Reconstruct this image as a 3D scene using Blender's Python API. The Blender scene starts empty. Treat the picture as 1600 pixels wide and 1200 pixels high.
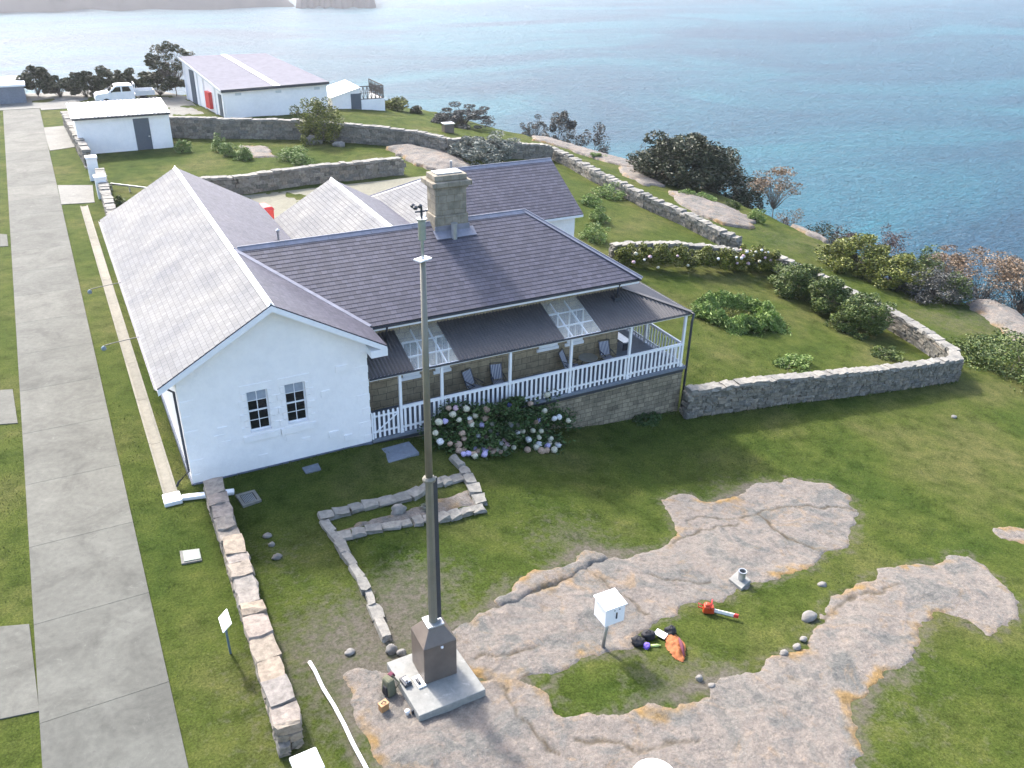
import bpy, math, random
import numpy as np
from mathutils import Vector, Matrix
random.seed(7); RNG = np.random.default_rng(7)
S = bpy.context.scene
# ---------------------------------------------------------------- camera, sky, sun
CAMP = np.array([-9.298, -29.374, 18.830]); FPX = 1366.2
PITCH, ROLL, YAW = math.radians(27.857), math.radians(1.327), math.radians(-28.102)
FW = np.array([-math.sin(YAW)*math.cos(PITCH), math.cos(YAW)*math.cos(PITCH), -math.sin(PITCH)])
_r = np.array([math.cos(YAW), math.sin(YAW), 0]); _u = np.cross(_r, FW)
RT = math.cos(ROLL)*_r + math.sin(ROLL)*_u; UP = -math.sin(ROLL)*_r + math.cos(ROLL)*_u
cd = bpy.data.cameras.new('camera'); cam = bpy.data.objects.new('camera', cd); S.collection.objects.link(cam)
cd.sensor_width = 36; cd.lens = FPX/1600*36; cd.clip_start = 0.1; cd.clip_end = 60000
mw = Matrix.Identity(4)
for i in range(3):
    mw[i][0] = RT[i]; mw[i][1] = UP[i]; mw[i][2] = -FW[i]; mw[i][3] = CAMP[i]
cam.matrix_world = mw; S.camera = cam
SUN = Vector((-0.15, 0.93, 0.86)).normalized()
SEL = math.asin(SUN.z); SAZ = math.atan2(SUN.x, SUN.y)      # clockwise from +Y
w = bpy.data.worlds.new('World'); S.world = w; w.use_nodes = True
nt = w.node_tree; bg = nt.nodes['Background']
sky = nt.nodes.new('ShaderNodeTexSky'); sky.sky_type = 'NISHITA'; sky.sun_disc = False
sky.sun_elevation = SEL; sky.sun_rotation = SAZ
sky.air_density = 1.0; sky.dust_density = 3.5; sky.ozone_density = 1.0; sky.altitude = 50
nt.links.new(sky.outputs[0], bg.inputs[0]); bg.inputs[1].default_value = 0.15
sl = bpy.data.lights.new('sun', 'SUN'); sl.energy = 2.0; sl.angle = math.radians(5.0); sl.color = (1, .965, .92)
so = bpy.data.objects.new('sun', sl); S.collection.objects.link(so); so.rotation_euler = SUN.to_track_quat('Z', 'Y').to_euler()
S.view_settings.view_transform = 'Standard'; S.view_settings.look = 'None'
S.view_settings.exposure = 1.93; S.view_settings.gamma = 1.0
S.render.resolution_x = 1024; S.render.resolution_y = 768
# ---------------------------------------------------------------- helpers
col = S.collection
def ray(x, y): return FW + (x-800)/FPX*RT + (600-y)/FPX*UP
def PZ(x, y, z=0.0):
    d = ray(x, y); t = (z-CAMP[2])/d[2]; return CAMP + t*d
def PV(x, y, v):
    d = ray(x, y); t = (v-CAMP[1])/d[1]; return CAMP + t*d
def tag(o, label=None, cat=None, group=None, kind=None):
    if label: o['label'] = label
    if cat: o['category'] = cat
    if group: o['group'] = group
    if kind: o['kind'] = kind
    return o
class MB:
    def __init__(s): s.v = []; s.f = []; s.uv = None
    def add(s, vs, fs):
        n = len(s.v); s.v += [tuple(map(float, q)) for q in vs]; s.f += [tuple(i+n for i in f) for f in fs]; return s
    def box(s, a, b):
        x0, y0, z0 = a; x1, y1, z1 = b
        return s.add([(x0,y0,z0),(x1,y0,z0),(x1,y1,z0),(x0,y1,z0),(x0,y0,z1),(x1,y0,z1),(x1,y1,z1),(x0,y1,z1)],
                     [(0,3,2,1),(4,5,6,7),(0,1,5,4),(1,2,6,5),(2,3,7,6),(3,0,4,7)])
    def cbox(s, c, d, rz=0, taper=1.0, tilt=(0,0)):
        M = Matrix.Rotation(rz, 3, 'Z') @ Matrix.Rotation(tilt[0], 3, 'X') @ Matrix.Rotation(tilt[1], 3, 'Y'); vs = []
        for z in (-.5, .5):
            k = taper if z > 0 else 1
            for x, y in ((-.5,-.5),(.5,-.5),(.5,.5),(-.5,.5)):
                vs.append(M @ Vector((x*d[0]*k, y*d[1]*k, z*d[2])) + Vector(c))
        return s.add(vs, [(0,3,2,1),(4,5,6,7),(0,1,5,4),(1,2,6,5),(2,3,7,6),(3,0,4,7)])
    def bar(s, p, q, w, h=None, up=(0,0,1)):
        h = h or w; p = Vector(p); q = Vector(q); d = (q-p).normalized(); U = Vector(up)
        if abs(d.dot(U)) > .98: U = Vector((1,0,0))
        r = d.cross(U).normalized(); u = r.cross(d).normalized(); vs = []
        for e in (p, q):
            for a, b in ((-1,-1),(1,-1),(1,1),(-1,1)): vs.append(e + r*a*w/2 + u*b*h/2)
        return s.add(vs, [(0,3,2,1),(4,5,6,7),(0,1,5,4),(1,2,6,5),(2,3,7,6),(3,0,4,7)])
    def tube(s, pts, rad, n=8, cap=True):
        pts = [Vector(p) for p in pts]; rad = rad if isinstance(rad, (list, tuple)) else [rad]*len(pts)
        vs = []; fs = []
        for i, p in enumerate(pts):
            d = (pts[min(i+1, len(pts)-1)] - pts[max(i-1, 0)]).normalized()
            U = Vector((0,0,1)) if abs(d.z) < .95 else Vector((1,0,0))
            r = d.cross(U).normalized(); u = r.cross(d)
            for k in range(n):
                a = 2*math.pi*k/n; vs.append(p + (r*math.cos(a) + u*math.sin(a))*rad[i])
        for i in range(len(pts)-1):
            for k in range(n):
                fs.append((i*n+k, i*n+(k+1) % n, (i+1)*n+(k+1) % n, (i+1)*n+k))
        if cap: fs.append(tuple(range(n-1, -1, -1))); fs.append(tuple((len(pts)-1)*n+k for k in range(n)))
        return s.add(vs, fs)
    def lathe(s, c, prof, n=16, sx=1, sy=1):
        vs = []; fs = []
        for r, z in prof:
            for k in range(n):
                a = 2*math.pi*k/n; vs.append((c[0]+r*sx*math.cos(a), c[1]+r*sy*math.sin(a), c[2]+z))
        m = len(prof)
        for i in range(m-1):
            for k in range(n): fs.append((i*n+k, i*n+(k+1) % n, (i+1)*n+(k+1) % n, (i+1)*n+k))
        fs.append(tuple(range(n-1, -1, -1))); fs.append(tuple((m-1)*n+k for k in range(n)))
        return s.add(vs, fs)
    def prism(s, poly, z0, z1):
        n = len(poly); vs = [(p[0], p[1], z0) for p in poly] + [(p[0], p[1], z1) for p in poly]
        ar = sum(poly[i][0]*poly[(i+1) % n][1]-poly[(i+1) % n][0]*poly[i][1] for i in range(n))
        idx = list(range(n)) if ar > 0 else list(range(n-1, -1, -1))
        fs = [tuple(reversed(idx)), tuple(i+n for i in idx)]
        for k in range(n):
            a, b = idx[k], idx[(k+1) % n]; fs.append((a, b, b+n, a+n))
        return s.add(vs, fs)
    def slabpoly(s, pts, th):
        "thick polygon in 3D, thickness th below"
        P = [Vector(p) for p in pts]; nn = (P[1]-P[0]).cross(P[2]-P[0]).normalized()
        if nn.z < 0: P.reverse(); nn = -nn
        n = len(P); vs = P + [p-nn*th for p in P]
        fs = [tuple(range(n)), tuple(range(2*n-1, n-1, -1))] + [(k, k+n, (k+1) % n+n, (k+1) % n) for k in range(n)]
        return s.add(vs, fs)
    def build(s, name, m, parent=None, smooth=False, bevel=0):
        me = bpy.data.meshes.new(name); off = parent_loc(parent)
        V = np.array(s.v, float) - off
        me.from_pydata([tuple(q) for q in V], [], s.f); me.materials.append(m); me.update()
        if smooth:
            me.polygons.foreach_set('use_smooth', [True]*len(me.polygons))
        o = bpy.data.objects.new(name, me); col.objects.link(o)
        if parent: o.parent = parent
        if bevel:
            b = o.modifiers.new('bevel', 'BEVEL'); b.width = bevel; b.segments = 2; b.limit_method = 'ANGLE'
        return o
def parent_loc(p):
    o = np.zeros(3)
    while p is not None: o = o + np.array(p.location); p = p.parent
    return o
def empty(name, loc, label, cat, group=None):
    o = bpy.data.objects.new(name, None); col.objects.link(o); o.location = tuple(map(float, loc)); o.empty_display_size = .2
    return tag(o, label, cat, group)
def npmesh(name, V, F, m, parent=None, smooth=False, k=None):
    "fast mesh from numpy: V (n,3), F (m,k) equal-size faces"
    me = bpy.data.meshes.new(name); V = np.asarray(V, np.float32) - parent_loc(parent).astype(np.float32); F = np.asarray(F, np.int32)
    me.vertices.add(len(V)); me.vertices.foreach_set('co', V.ravel())
    me.loops.add(F.size); me.loops.foreach_set('vertex_index', F.ravel())
    me.polygons.add(len(F)); me.polygons.foreach_set('loop_start', np.arange(0, F.size, F.shape[1], dtype=np.int32))
    me.polygons.foreach_set('loop_total', np.full(len(F), F.shape[1], np.int32))
    if smooth: me.polygons.foreach_set('use_smooth', np.ones(len(F), bool))
    me.update(calc_edges=True); me.materials.append(m)
    if not smooth: me.shade_flat()
    o = bpy.data.objects.new(name, me); col.objects.link(o)
    if parent: o.parent = parent
    return o
# value noise in numpy
_perm = np.random.default_rng(3).random((256, 256))
def vnoise(x, y):
    xi = np.floor(x).astype(int); yi = np.floor(y).astype(int); fx = x-xi; fy = y-yi
    fx = fx*fx*(3-2*fx); fy = fy*fy*(3-2*fy); g = lambda a, b: _perm[a % 256, b % 256]
    return (g(xi, yi)*(1-fx)+g(xi+1, yi)*fx)*(1-fy)+(g(xi, yi+1)*(1-fx)+g(xi+1, yi+1)*fx)*fy-.5
def fbm(x, y, o=4):
    r = 0; a = 1
    for i in range(o): r = r+a*vnoise(x*2**i+17*i, y*2**i+5*i); a *= .5
    return r
def sdpoly(X, Y, poly):
    "signed distance, positive inside"
    X = np.asarray(X, float); Y = np.asarray(Y, float); d = np.full(X.shape, 1e9); ins = np.zeros(X.shape, bool); n = len(poly)
    for i in range(n):
        ax, ay = poly[i][0], poly[i][1]; bx, by = poly[(i+1) % n][0], poly[(i+1) % n][1]
        ex, ey = bx-ax, by-ay; L = ex*ex+ey*ey+1e-12
        t = np.clip(((X-ax)*ex+(Y-ay)*ey)/L, 0, 1); d = np.minimum(d, np.hypot(X-ax-t*ex, Y-ay-t*ey))
        c = ((ay > Y) != (by > Y)); xx = ex*(Y-ay)/(ey if abs(ey) > 1e-12 else 1e-12)+ax
        ins ^= (c & (X < xx))
    return np.where(ins, d, -d)
# ---------------------------------------------------------------- materials
class NT:
    def __init__(s, name):
        s.m = bpy.data.materials.new(name); s.m.use_nodes = True; s.t = s.m.node_tree
        s.b = s.t.nodes['Principled BSDF']; s.co = s.t.nodes.new('ShaderNodeTexCoord')
    def n(s, typ, **k):
        o = s.t.nodes.new(typ)
        for a, v in k.items():
            if a.startswith('i_'):
                o.inputs[int(a[2:]) if a[2:].isdigit() else a[2:]].default_value = v
            else: setattr(o, a, v)
        return o
    def l(s, a, b): s.t.links.new(a, b)
    def noise(s, scale, detail=4, rough=.5, vec=None, dist=0):
        o = s.n('ShaderNodeTexNoise'); o.inputs['Scale'].default_value = scale; o.inputs['Detail'].default_value = detail
        o.inputs['Roughness'].default_value = rough; o.inputs['Distortion'].default_value = dist
        s.l(vec or s.co.outputs['Object'], o.inputs['Vector']); return o.outputs['Fac']
    def ramp(s, fac, stops):
        o = s.n('ShaderNodeValToRGB'); e = o.color_ramp.elements
        while len(e) < len(stops): e.new(.5)
        for i, (p, c) in enumerate(stops):
            e[i].position = p; e[i].color = (c if len(c) == 4 else (*c, 1))
        s.l(fac, o.inputs[0]); return o.outputs[0]
    def mix(s, fac, a, b, mode='MIX'):
        o = s.n('ShaderNodeMix', data_type='RGBA', blend_type=mode); 
        for i, v in ((0, fac), (6, a), (7, b)):
            if hasattr(v, 'is_linked') or isinstance(v, bpy.types.NodeSocket): s.l(v, o.inputs[i])
            else: o.inputs[i].default_value = (v if i == 0 else (*v, 1) if len(v) == 3 else v)
        return o.outputs[2]
    def bump(s, h, strength=.3, dist=.02, normal=None):
        o = s.n('ShaderNodeBump'); o.inputs['Strength'].default_value = strength; o.inputs['Distance'].default_value = dist
        s.l(h, o.inputs['Height'])
        if normal: s.l(normal, o.inputs['Normal'])
        return o.outputs[0]
    def fin(s, color=None, rough=.7, normal=None, metal=0, spec=None):
        if color is not None:
            if isinstance(color, bpy.types.NodeSocket): s.l(color, s.b.inputs['Base Color'])
            else: s.b.inputs['Base Color'].default_value = (*color, 1)
        if isinstance(rough, bpy.types.NodeSocket): s.l(rough, s.b.inputs['Roughness'])
        else: s.b.inputs['Roughness'].default_value = rough
        s.b.inputs['Metallic'].default_value = metal
        if spec is not None: s.b.inputs['Specular IOR Level'].default_value = spec
        if normal is not None: s.l(normal, s.b.inputs['Normal'])
        return s.m
def scl(c, k): return tuple(min(1, x*k) for x in c)
def plain(name, c, rough=.6, var=.12, scale=6, metal=0, bump=.15, spec=None):
    t = NT(name); f = t.noise(scale, 5, .6)
    c2 = t.ramp(f, [(.3, scl(c, 1-var)), (.7, scl(c, 1+var))])
    return t.fin(c2, rough, t.bump(t.noise(scale*8, 3), bump, .01), metal, spec)
def island(name, cols, rough=.8, noise_scale=8, nvar=.3, bump=.4, bdist=.02):
    "random colour per stone / leaf, with a noise on top"
    t = NT(name); g = t.n('ShaderNodeNewGeometry'); n = len(cols)
    c = t.ramp(g.outputs['Random Per Island'], [(i/(n-1), q) for i, q in enumerate(cols)])
    f = t.noise(noise_scale, 6, .65)
    k = t.ramp(f, [(.3, (1-nvar,)*3), (.7, (1+nvar,)*3)])
    c = t.mix(1.0, c, k, 'MULTIPLY')
    return t.fin(c, rough, t.bump(t.noise(noise_scale*3, 6, .7), bump, bdist))
M = {}
def grassmat():
    t = NT('lawn_grass'); a = t.noise(.16, 5, .6); b = t.noise(1.1, 6, .7); c = t.noise(14, 4, .7)
    c1 = t.ramp(a, [(.33, (.032, .054, .010)), (.5, (.051, .069, .015)), (.66, (.076, .082, .028))])
    c2 = t.ramp(b, [(.32, (.55, .62, .5)), (.5, (1, 1, 1)), (.72, (1.45, 1.3, 1.4))])
    c3 = t.mix(1, t.ramp(c, [(.3, (.5, .52, .45)), (.7, (1.5, 1.45, 1.4))]), t.ramp(t.noise(45, 4, .8), [(.3, (.6, .6, .6)), (.7, (1.4, 1.4, 1.4))]), 'MULTIPLY')
    m = t.mix(1, t.mix(1, c1, c2, 'MULTIPLY'), c3, 'MULTIPLY')
    # worn, bare patches from the vertex attribute
    at = t.n('ShaderNodeAttribute', attribute_name='bare'); nz = t.noise(3.5, 6, .75)
    mt = t.n('ShaderNodeMath', operation='ADD'); t.l(at.outputs['Fac'], mt.inputs[0]); t.l(nz, mt.inputs[1])
    bf = t.ramp(mt.outputs[0], [(.62, (0, 0, 0)), (.95, (1, 1, 1))])
    dirt = t.ramp(t.noise(9, 6, .8), [(.3, (.045, .04, .028)), (.7, (.15, .135, .11))])
    m = t.mix(bf, m, dirt)
    return t.fin(m, .9, t.bump(t.noise(30, 6, .8), .55, .05, t.bump(t.noise(4, 4, .6), .3, .1)), spec=.04)
M['grass'] = grassmat()
M['tuft'] = island('grass_blade', [(.03, .055, .007), (.05, .075, .011), (.072, .09, .018), (.11, .11, .042)], .8, .4, .3, 0)
def rockmat():
    t = NT('granite'); a = t.noise(.5, 7, .66, dist=.8); b = t.noise(3, 7, .7); c = t.noise(60, 6, .9); d = t.noise(.8, 8, .72, dist=1.4)
    base = t.ramp(a, [(.28, (.095, .098, .092)), (.42, (.15, .144, .132)), (.50, (.195, .17, .148)), (.58, (.182, .166, .147)), (.68, (.12, .12, .112))])
    och = t.ramp(d, [(.54, (0, 0, 0)), (.68, (.6, .6, .6))])
    base = t.mix(och, base, (.24, .165, .095))
    ed = t.n('ShaderNodeAttribute', attribute_name='edge'); mt = t.n('ShaderNodeMath', operation='MULTIPLY'); t.l(ed.outputs['Fac'], mt.inputs[0]); t.l(t.ramp(t.noise(.45, 5, .6), [(.50, (0,)*3), (.62, (.85,)*3)]), mt.inputs[1])
    base = t.mix(mt.outputs[0], base, (.24, .15, .05))
    m = t.mix(1, base, t.ramp(b, [(.3, (.72, .73, .73)), (.5, (1, 1, 1)), (.75, (1.2, 1.17, 1.14))]), 'MULTIPLY')
    m = t.mix(1, m, t.ramp(c, [(.36, (.4, .4, .4)), (.5, (1, 1, 1)), (.64, (1.6, 1.58, 1.55))]), 'MULTIPLY')
    m = t.mix(1, m, t.ramp(t.noise(9, 5, .8), [(.35, (.72, .72, .73)), (.65, (1.22, 1.2, 1.17))]), 'MULTIPLY')
    cr = t.n('ShaderNodeAttribute', attribute_name='crack'); cn = t.ramp(t.noise(1.2, 4, .6), [(.3, (.35,)*3), (.6, (1,)*3)]); mc = t.n('ShaderNodeMath', operation='MULTIPLY'); t.l(cr.outputs['Fac'], mc.inputs[0]); t.l(cn, mc.inputs[1])
    m = t.mix(mc.outputs[0], m, (.07, .055, .035))
    return t.fin(m, .85, t.bump(c, .5, .03, t.bump(b, .8, .14)), spec=.2)
M['rock'] = rockmat()
def roadmat(name, base, var):
    t = NT(name); g = t.n('ShaderNodeNewGeometry'); a = t.noise(.5, 6, .65, dist=.8); b = t.noise(5, 6, .7); c = t.noise(60, 3, .8)
    m = t.ramp(a, [(.28, scl(base, 1-var*1.4)), (.5, base), (.7, scl(base, 1+var))])
    m = t.mix(1, m, t.ramp(g.outputs['Random Per Island'], [(0, (.86, .87, .87)), (1, (1.1, 1.09, 1.07))]), 'MULTIPLY')
    m = t.mix(t.ramp(t.noise(1.7, 8, .8, dist=1.5), [(.58, (0,)*3), (.66, (.55,)*3)]), m, scl(base, 1.5))
    m = t.mix(t.ramp(t.noise(.9, 8, .78, dist=2), [(.60, (0,)*3), (.70, (.5,)*3)]), m, scl(base, .55))
    m = t.mix(1, m, t.ramp(b, [(.3, (.82, .83, .82)), (.7, (1.12, 1.12, 1.1))]), 'MULTIPLY')
    m = t.mix(1, m, t.ramp(c, [(.3, (.85,)*3), (.7, (1.12,)*3)]), 'MULTIPLY')
    return t.fin(m, .85, t.bump(b, .2, .03), spec=.25)
M['road'] = roadmat('concrete_paving', (.106, .106, .095), .24)
M['concrete'] = roadmat('pale_concrete', (.19, .185, .17), .14)
M['drain'] = roadmat('drain_concrete', (.22, .205, .172), .12)
M['bluecon'] = roadmat('blue_grey_concrete', (.17, .19, .23), .12)
M['court'] = roadmat('courtyard_paving', (.195, .185, .14), .12)
def slatemat(name, tint, lo=.78, hi=1.2, sp=.4, r0=.5):
    t = NT(name); uv = t.co.outputs['UV']; br = t.n('ShaderNodeTexBrick'); t.l(uv, br.inputs['Vector'])
    br.inputs['Scale'].default_value = 1; br.inputs['Brick Width'].default_value = .26; br.inputs['Row Height'].default_value = .22
    br.inputs['Mortar Size'].default_value = .007; br.inputs['Mortar Smooth'].default_value = .2; br.offset = .5
    br.inputs['Color1'].default_value = (*scl(tint, lo), 1); br.inputs['Color2'].default_value = (*scl(tint, hi), 1); br.inputs['Mortar'].default_value = (*scl(tint, .35), 1)
    m = t.mix(1, br.outputs['Color'], t.ramp(t.noise(.5, 5, .6), [(.3, (.85, .85, .88)), (.7, (1.18, 1.15, 1.1))]), 'MULTIPLY')
    m = t.mix(t.ramp(t.noise(1.3, 7, .75), [(.62, (0,)*3), (.78, (.3,)*3)]), m, scl(tint, 1.5))
    return t.fin(m, t.ramp(t.noise(8, 4), [(.3, (r0,)*3), (.7, (r0+.15,)*3)]), t.bump(br.outputs['Fac'], -.4, .01, t.bump(t.noise(25, 4, .7), .25, .01)), spec=sp)
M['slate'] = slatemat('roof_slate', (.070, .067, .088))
M['slate_sunlit'] = slatemat('sunlit_roof_slate', (.20, .202, .202), .9, 1.08, .12, .8)  # same slate, paler: sun on the left-facing slopes is put into the colour
M['lead'] = plain('lead_flashing', (.20, .20, .235), .45, .2, 3)
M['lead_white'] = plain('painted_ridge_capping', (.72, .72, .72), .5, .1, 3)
def whitemat(name, c, rough=.6, stain=.12, bmp=.5):
    t = NT(name); a = t.noise(.7, 6, .65); b = t.noise(3, 6, .7)
    m = t.ramp(a, [(.3, scl(c, 1-stain)), (.6, c)]); m = t.mix(1, m, t.ramp(b, [(.3, (.94, .94, .95)), (.6, (1, 1, 1))]), 'MULTIPLY')
    return t.fin(m, rough, t.bump(t.noise(5, 7, .7), bmp, .03, t.bump(t.noise(1.7, 2), .3, .05)))
M['render'] = whitemat('whitewashed_render', (.92, .885, .865), stain=.07)
M['white'] = whitemat('white_paint', (.82, .82, .83), .45, .06, .1)
M['whitegrey'] = whitemat('off_white_paint', (.60, .61, .62), .5, .1, .1)
M['dkgrey'] = plain('dark_grey_paint', (.035, .04, .05), .5)
M['plinth'] = plain('blue_grey_plinth_paint', (.10, .12, .16), .7, .3, 4)
M['slateblue'] = plain('slate_blue_door_paint', (.07, .09, .115), .5)
def stonemat(name, cols, w_, h_, mort):
    t = NT(name); br = t.n('ShaderNodeTexBrick'); mp = t.n('ShaderNodeMapping'); mp.inputs['Rotation'].default_value = (math.pi/2, 0, 0)
    # mix side projections: (u+v, z)
    sx = t.n('ShaderNodeSeparateXYZ'); cx = t.n('ShaderNodeCombineXYZ'); ad = t.n('ShaderNodeMath', operation='ADD')
    t.l(t.co.outputs['Object'], sx.inputs[0]); t.l(sx.outputs[0], ad.inputs[0]); t.l(sx.outputs[1], ad.inputs[1]); t.l(ad.outputs[0], cx.inputs[0]); t.l(sx.outputs[2], cx.inputs[1])
    dn = t.n('ShaderNodeTexNoise'); dn.inputs['Scale'].default_value = 1.5; t.l(t.co.outputs['Object'], dn.inputs['Vector'])
    ad2 = t.n('ShaderNodeVectorMath', operation='MULTIPLY_ADD'); t.l(dn.outputs['Color'], ad2.inputs[0]); ad2.inputs[1].default_value = (.12, .12, .12); t.l(cx.outputs[0], ad2.inputs[2])
    t.l(ad2.outputs[0], br.inputs['Vector']); br.inputs['Scale'].default_value = 1; br.inputs['Brick Width'].default_value = w_; br.inputs['Row Height'].default_value = h_
    br.inputs['Mortar Size'].default_value = .012; br.squash = .7; br.squash_frequency = 3
    br.inputs['Color1'].default_value = (*cols[0], 1); br.inputs['Color2'].default_value = (*cols[1], 1); br.inputs['Mortar'].default_value = (*mort, 1)
    m = t.mix(1, br.outputs['Color'], t.ramp(t.noise(2.5, 7, .7), [(.3, (.62, .62, .6)), (.7, (1.35, 1.3, 1.25))]), 'MULTIPLY')
    return t.fin(m, .9, t.bump(br.outputs['Fac'], -.6, .03, t.bump(t.noise(9, 6, .7), .6, .03)), spec=.15)
M['sandstone'] = stonemat('sandstone_blocks', [(.27, .22, .15), (.36, .30, .205)], .62, .3, (.14, .12, .09))
M['chimney'] = stonemat('chimney_stone', [(.22, .20, .16), (.28, .255, .21)], .55, .33, (.2, .17, .12))
M['rubble_face'] = stonemat('rubble_masonry', [(.17, .15, .115), (.27, .24, .18)], .42, .22, (.09, .08, .065))
M['stone'] = island('wall_stone', [(.09, .085, .07), (.15, .14, .115), (.21, .18, .14), (.13, .127, .115), (.25, .225, .185)], .9, 6, .4, .9, .03)
M['cap'] = island('wall_capstone', [(.17, .155, .13), (.265, .212, .155), (.21, .19, .165), (.285, .222, .178), (.18, .17, .155)], .9, 5, .38, .9, .03)
M['greycap'] = island('grey_capstone', [(.15, .145, .13), (.23, .215, .185), (.19, .18, .16)], .9, 5, .3, .9, .03)
M['mortar'] = plain('mortar_core', (.10, .09, .075), .95, .3, 6, 0, .6)
def ironmat(name, c, rough, metal=0, spec=.5):
    t = NT(name); return t.fin(t.ramp(t.noise(1.5, 5, .6), [(.3, scl(c, .9)), (.7, scl(c, 1.08))]), rough, None, metal, spec)
M['iron'] = ironmat('dark_corrugated_iron', (.085, .079, .080), .6, .0)
M['iron_white'] = ironmat('pale_corrugated_iron', (.70, .70, .70), .4)
M['barnroof'] = ironmat('lilac_grey_roof_sheet', (.205, .198, .218), .9, 0, .05)
t = NT('translucent_sheet'); 
t.fin((.82, .84, .80), .3); t.b.inputs['Alpha'].default_value = .2; t.b.inputs['Transmission Weight'].default_value = .0; M['sheet'] = t.m
t = NT('window_glass'); t.fin((.012, .014, .016), .06, spec=.6); M['glass'] = t.m
M['pane_panel'] = plain('grey_pane_panel', (.30, .34, .40), .8)
M['pole'] = plain('bronze_brown_paint', (.185, .17, .135), .4, .15, 2, .2)
M['plinthbrown'] = plain('brown_metal_plinth', (.15, .12, .10), .45, .15, 2, .2)
M['galv'] = plain('galvanised_metal', (.42, .44, .45), .35, .15, 5, .7)
M['bark'] = plain('dark_bark', (.045, .038, .032), .9, .3, 5, 0, .6)
M['bark_grey'] = plain('grey_bark', (.14, .12, .105), .9, .3, 5, 0, .6)
def leafmat(name, cols, trans=.0, rough=.55):
    t = NT(name); g = t.n('ShaderNodeNewGeometry'); n = len(cols)
    c = t.ramp(g.outputs['Random Per Island'], [(i/(n-1), q) for i, q in enumerate(cols)])
    c = t.mix(1, c, t.ramp(t.noise(1.0, 3), [(.3, (.5, .51, .5)), (.7, (1.0, .98, .96))]), 'MULTIPLY')
    return t.fin(c, rough, spec=.3)
M['leaf_dark'] = leafmat('dark_olive_leaves', [(.022, .032, .014), (.046, .06, .024), (.08, .088, .036)])
M['leaf_mid'] = leafmat('mid_green_leaves', [(.045, .08, .015), (.10, .15, .028), (.18, .22, .05)])
M['leaf_bright'] = leafmat('bright_strap_leaves', [(.08, .15, .02), (.18, .29, .05), (.36, .46, .15)])
M['leaf_yellow'] = leafmat('yellow_green_leaves', [(.055, .075, .012), (.15, .175, .022), (.28, .29, .045)])
M['leaf_grey'] = leafmat('grey_twiggy_leaves', [(.045, .045, .04), (.09, .09, .08), (.15, .15, .13)])
M['leaf_silver'] = leafmat('silver_leaves', [(.13, .15, .12), (.22, .24, .2), (.32, .34, .3)])
M['leaf_brown'] = leafmat('dry_brown_leaves', [(.13, .085, .05), (.25, .17, .10), (.36, .26, .17)])
M['leaf_purple'] = leafmat('purple_brown_leaves', [(.06, .04, .035), (.13, .085, .075), (.17, .13, .12)])
M['leaf_deep'] = leafmat('deep_green_leaves', [(.025, .055, .016), (.045, .095, .024), (.085, .14, .04)])
M['red'] = plain('red_paint', (.55, .04, .035), .45); M['orange'] = plain('orange_plastic', (.42, .05, .014), .4)
M['jacket'] = plain('orange_fabric', (.27, .085, .022), .8, .25, 8, 0, .6); M['black'] = plain('black_fabric', (.014, .014, .017), .8, .3, 10)
M['purple'] = plain('purple_fabric', (.16, .10, .45), .7); M['lime'] = plain('pale_green_plastic', (.38, .48, .16), .4)
M['paper'] = plain('white_paper', (.75, .75, .72), .7); M['wood'] = plain('orange_brown_wood', (.36, .19, .08), .6); M['olive'] = plain('olive_canvas', (.12, .12, .075), .9)
M['pinkdk'] = plain('maroon_fabric', (.12, .03, .05), .9)
M['signblue'] = plain('blue_grey_post_paint', (.12, .17, .20), .5); M['sagegreen'] = plain('sage_green_lid', (.075, .11, .09), .5)
M['rubber'] = plain('tyre_rubber', (.02, .02, .02), .8)
t = NT('striped_canvas'); wv = t.n('ShaderNodeTexWave', wave_type='BANDS', bands_direction='X'); wv.inputs['Scale'].default_value = 4.2; t.l(t.co.outputs['Object'], wv.inputs['Vector'])
t.fin(t.ramp(wv.outputs['Fac'], [(.45, (.05, .06, .16)), (.55, (.62, .62, .62))]), .8); M['stripe'] = t.m
M['slabpale'] = roadmat('bleached_concrete', (.27, .265, .25), .12); M['boulder'] = plain('pale_boulder_stone', (.19, .178, .16), .9, .35, 4, 0, .8)
def seamat():
    t = NT('sea_water'); mp = t.n('ShaderNodeMapping'); mp.inputs['Scale'].default_value = (1.0, 2.1, 1); mp.inputs['Rotation'].default_value = (0, 0, math.radians(25))
    t.l(t.co.outputs['Object'], mp.inputs['Vector']); v = mp.outputs[0]
    big = t.noise(.0035, 5, .6, v, 1.0); a = t.noise(.10, 4, .6, v, .5); b = t.noise(.30, 5, .68, v, .5)
    c = t.ramp(big, [(.35, (.002, .075, .14)), (.50, (.003, .115, .185)), (.62, (.006, .17, .235))])
    nb = t.bump(b, 1.0, 5.5, t.bump(a, 1.0, 14.0))
    t.fin(c, .45, nb, spec=.5); t.b.inputs['IOR'].default_value = 1.33
    return t.m
M['sea'] = seamat()
M['hill'] = plain('headland_scrub', (.004, .005, .008), .95, .5, .02, 0, .5)
M['hillrock'] = plain('shore_granite', (.2, .19, .18), .95, .4, .05)
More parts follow.
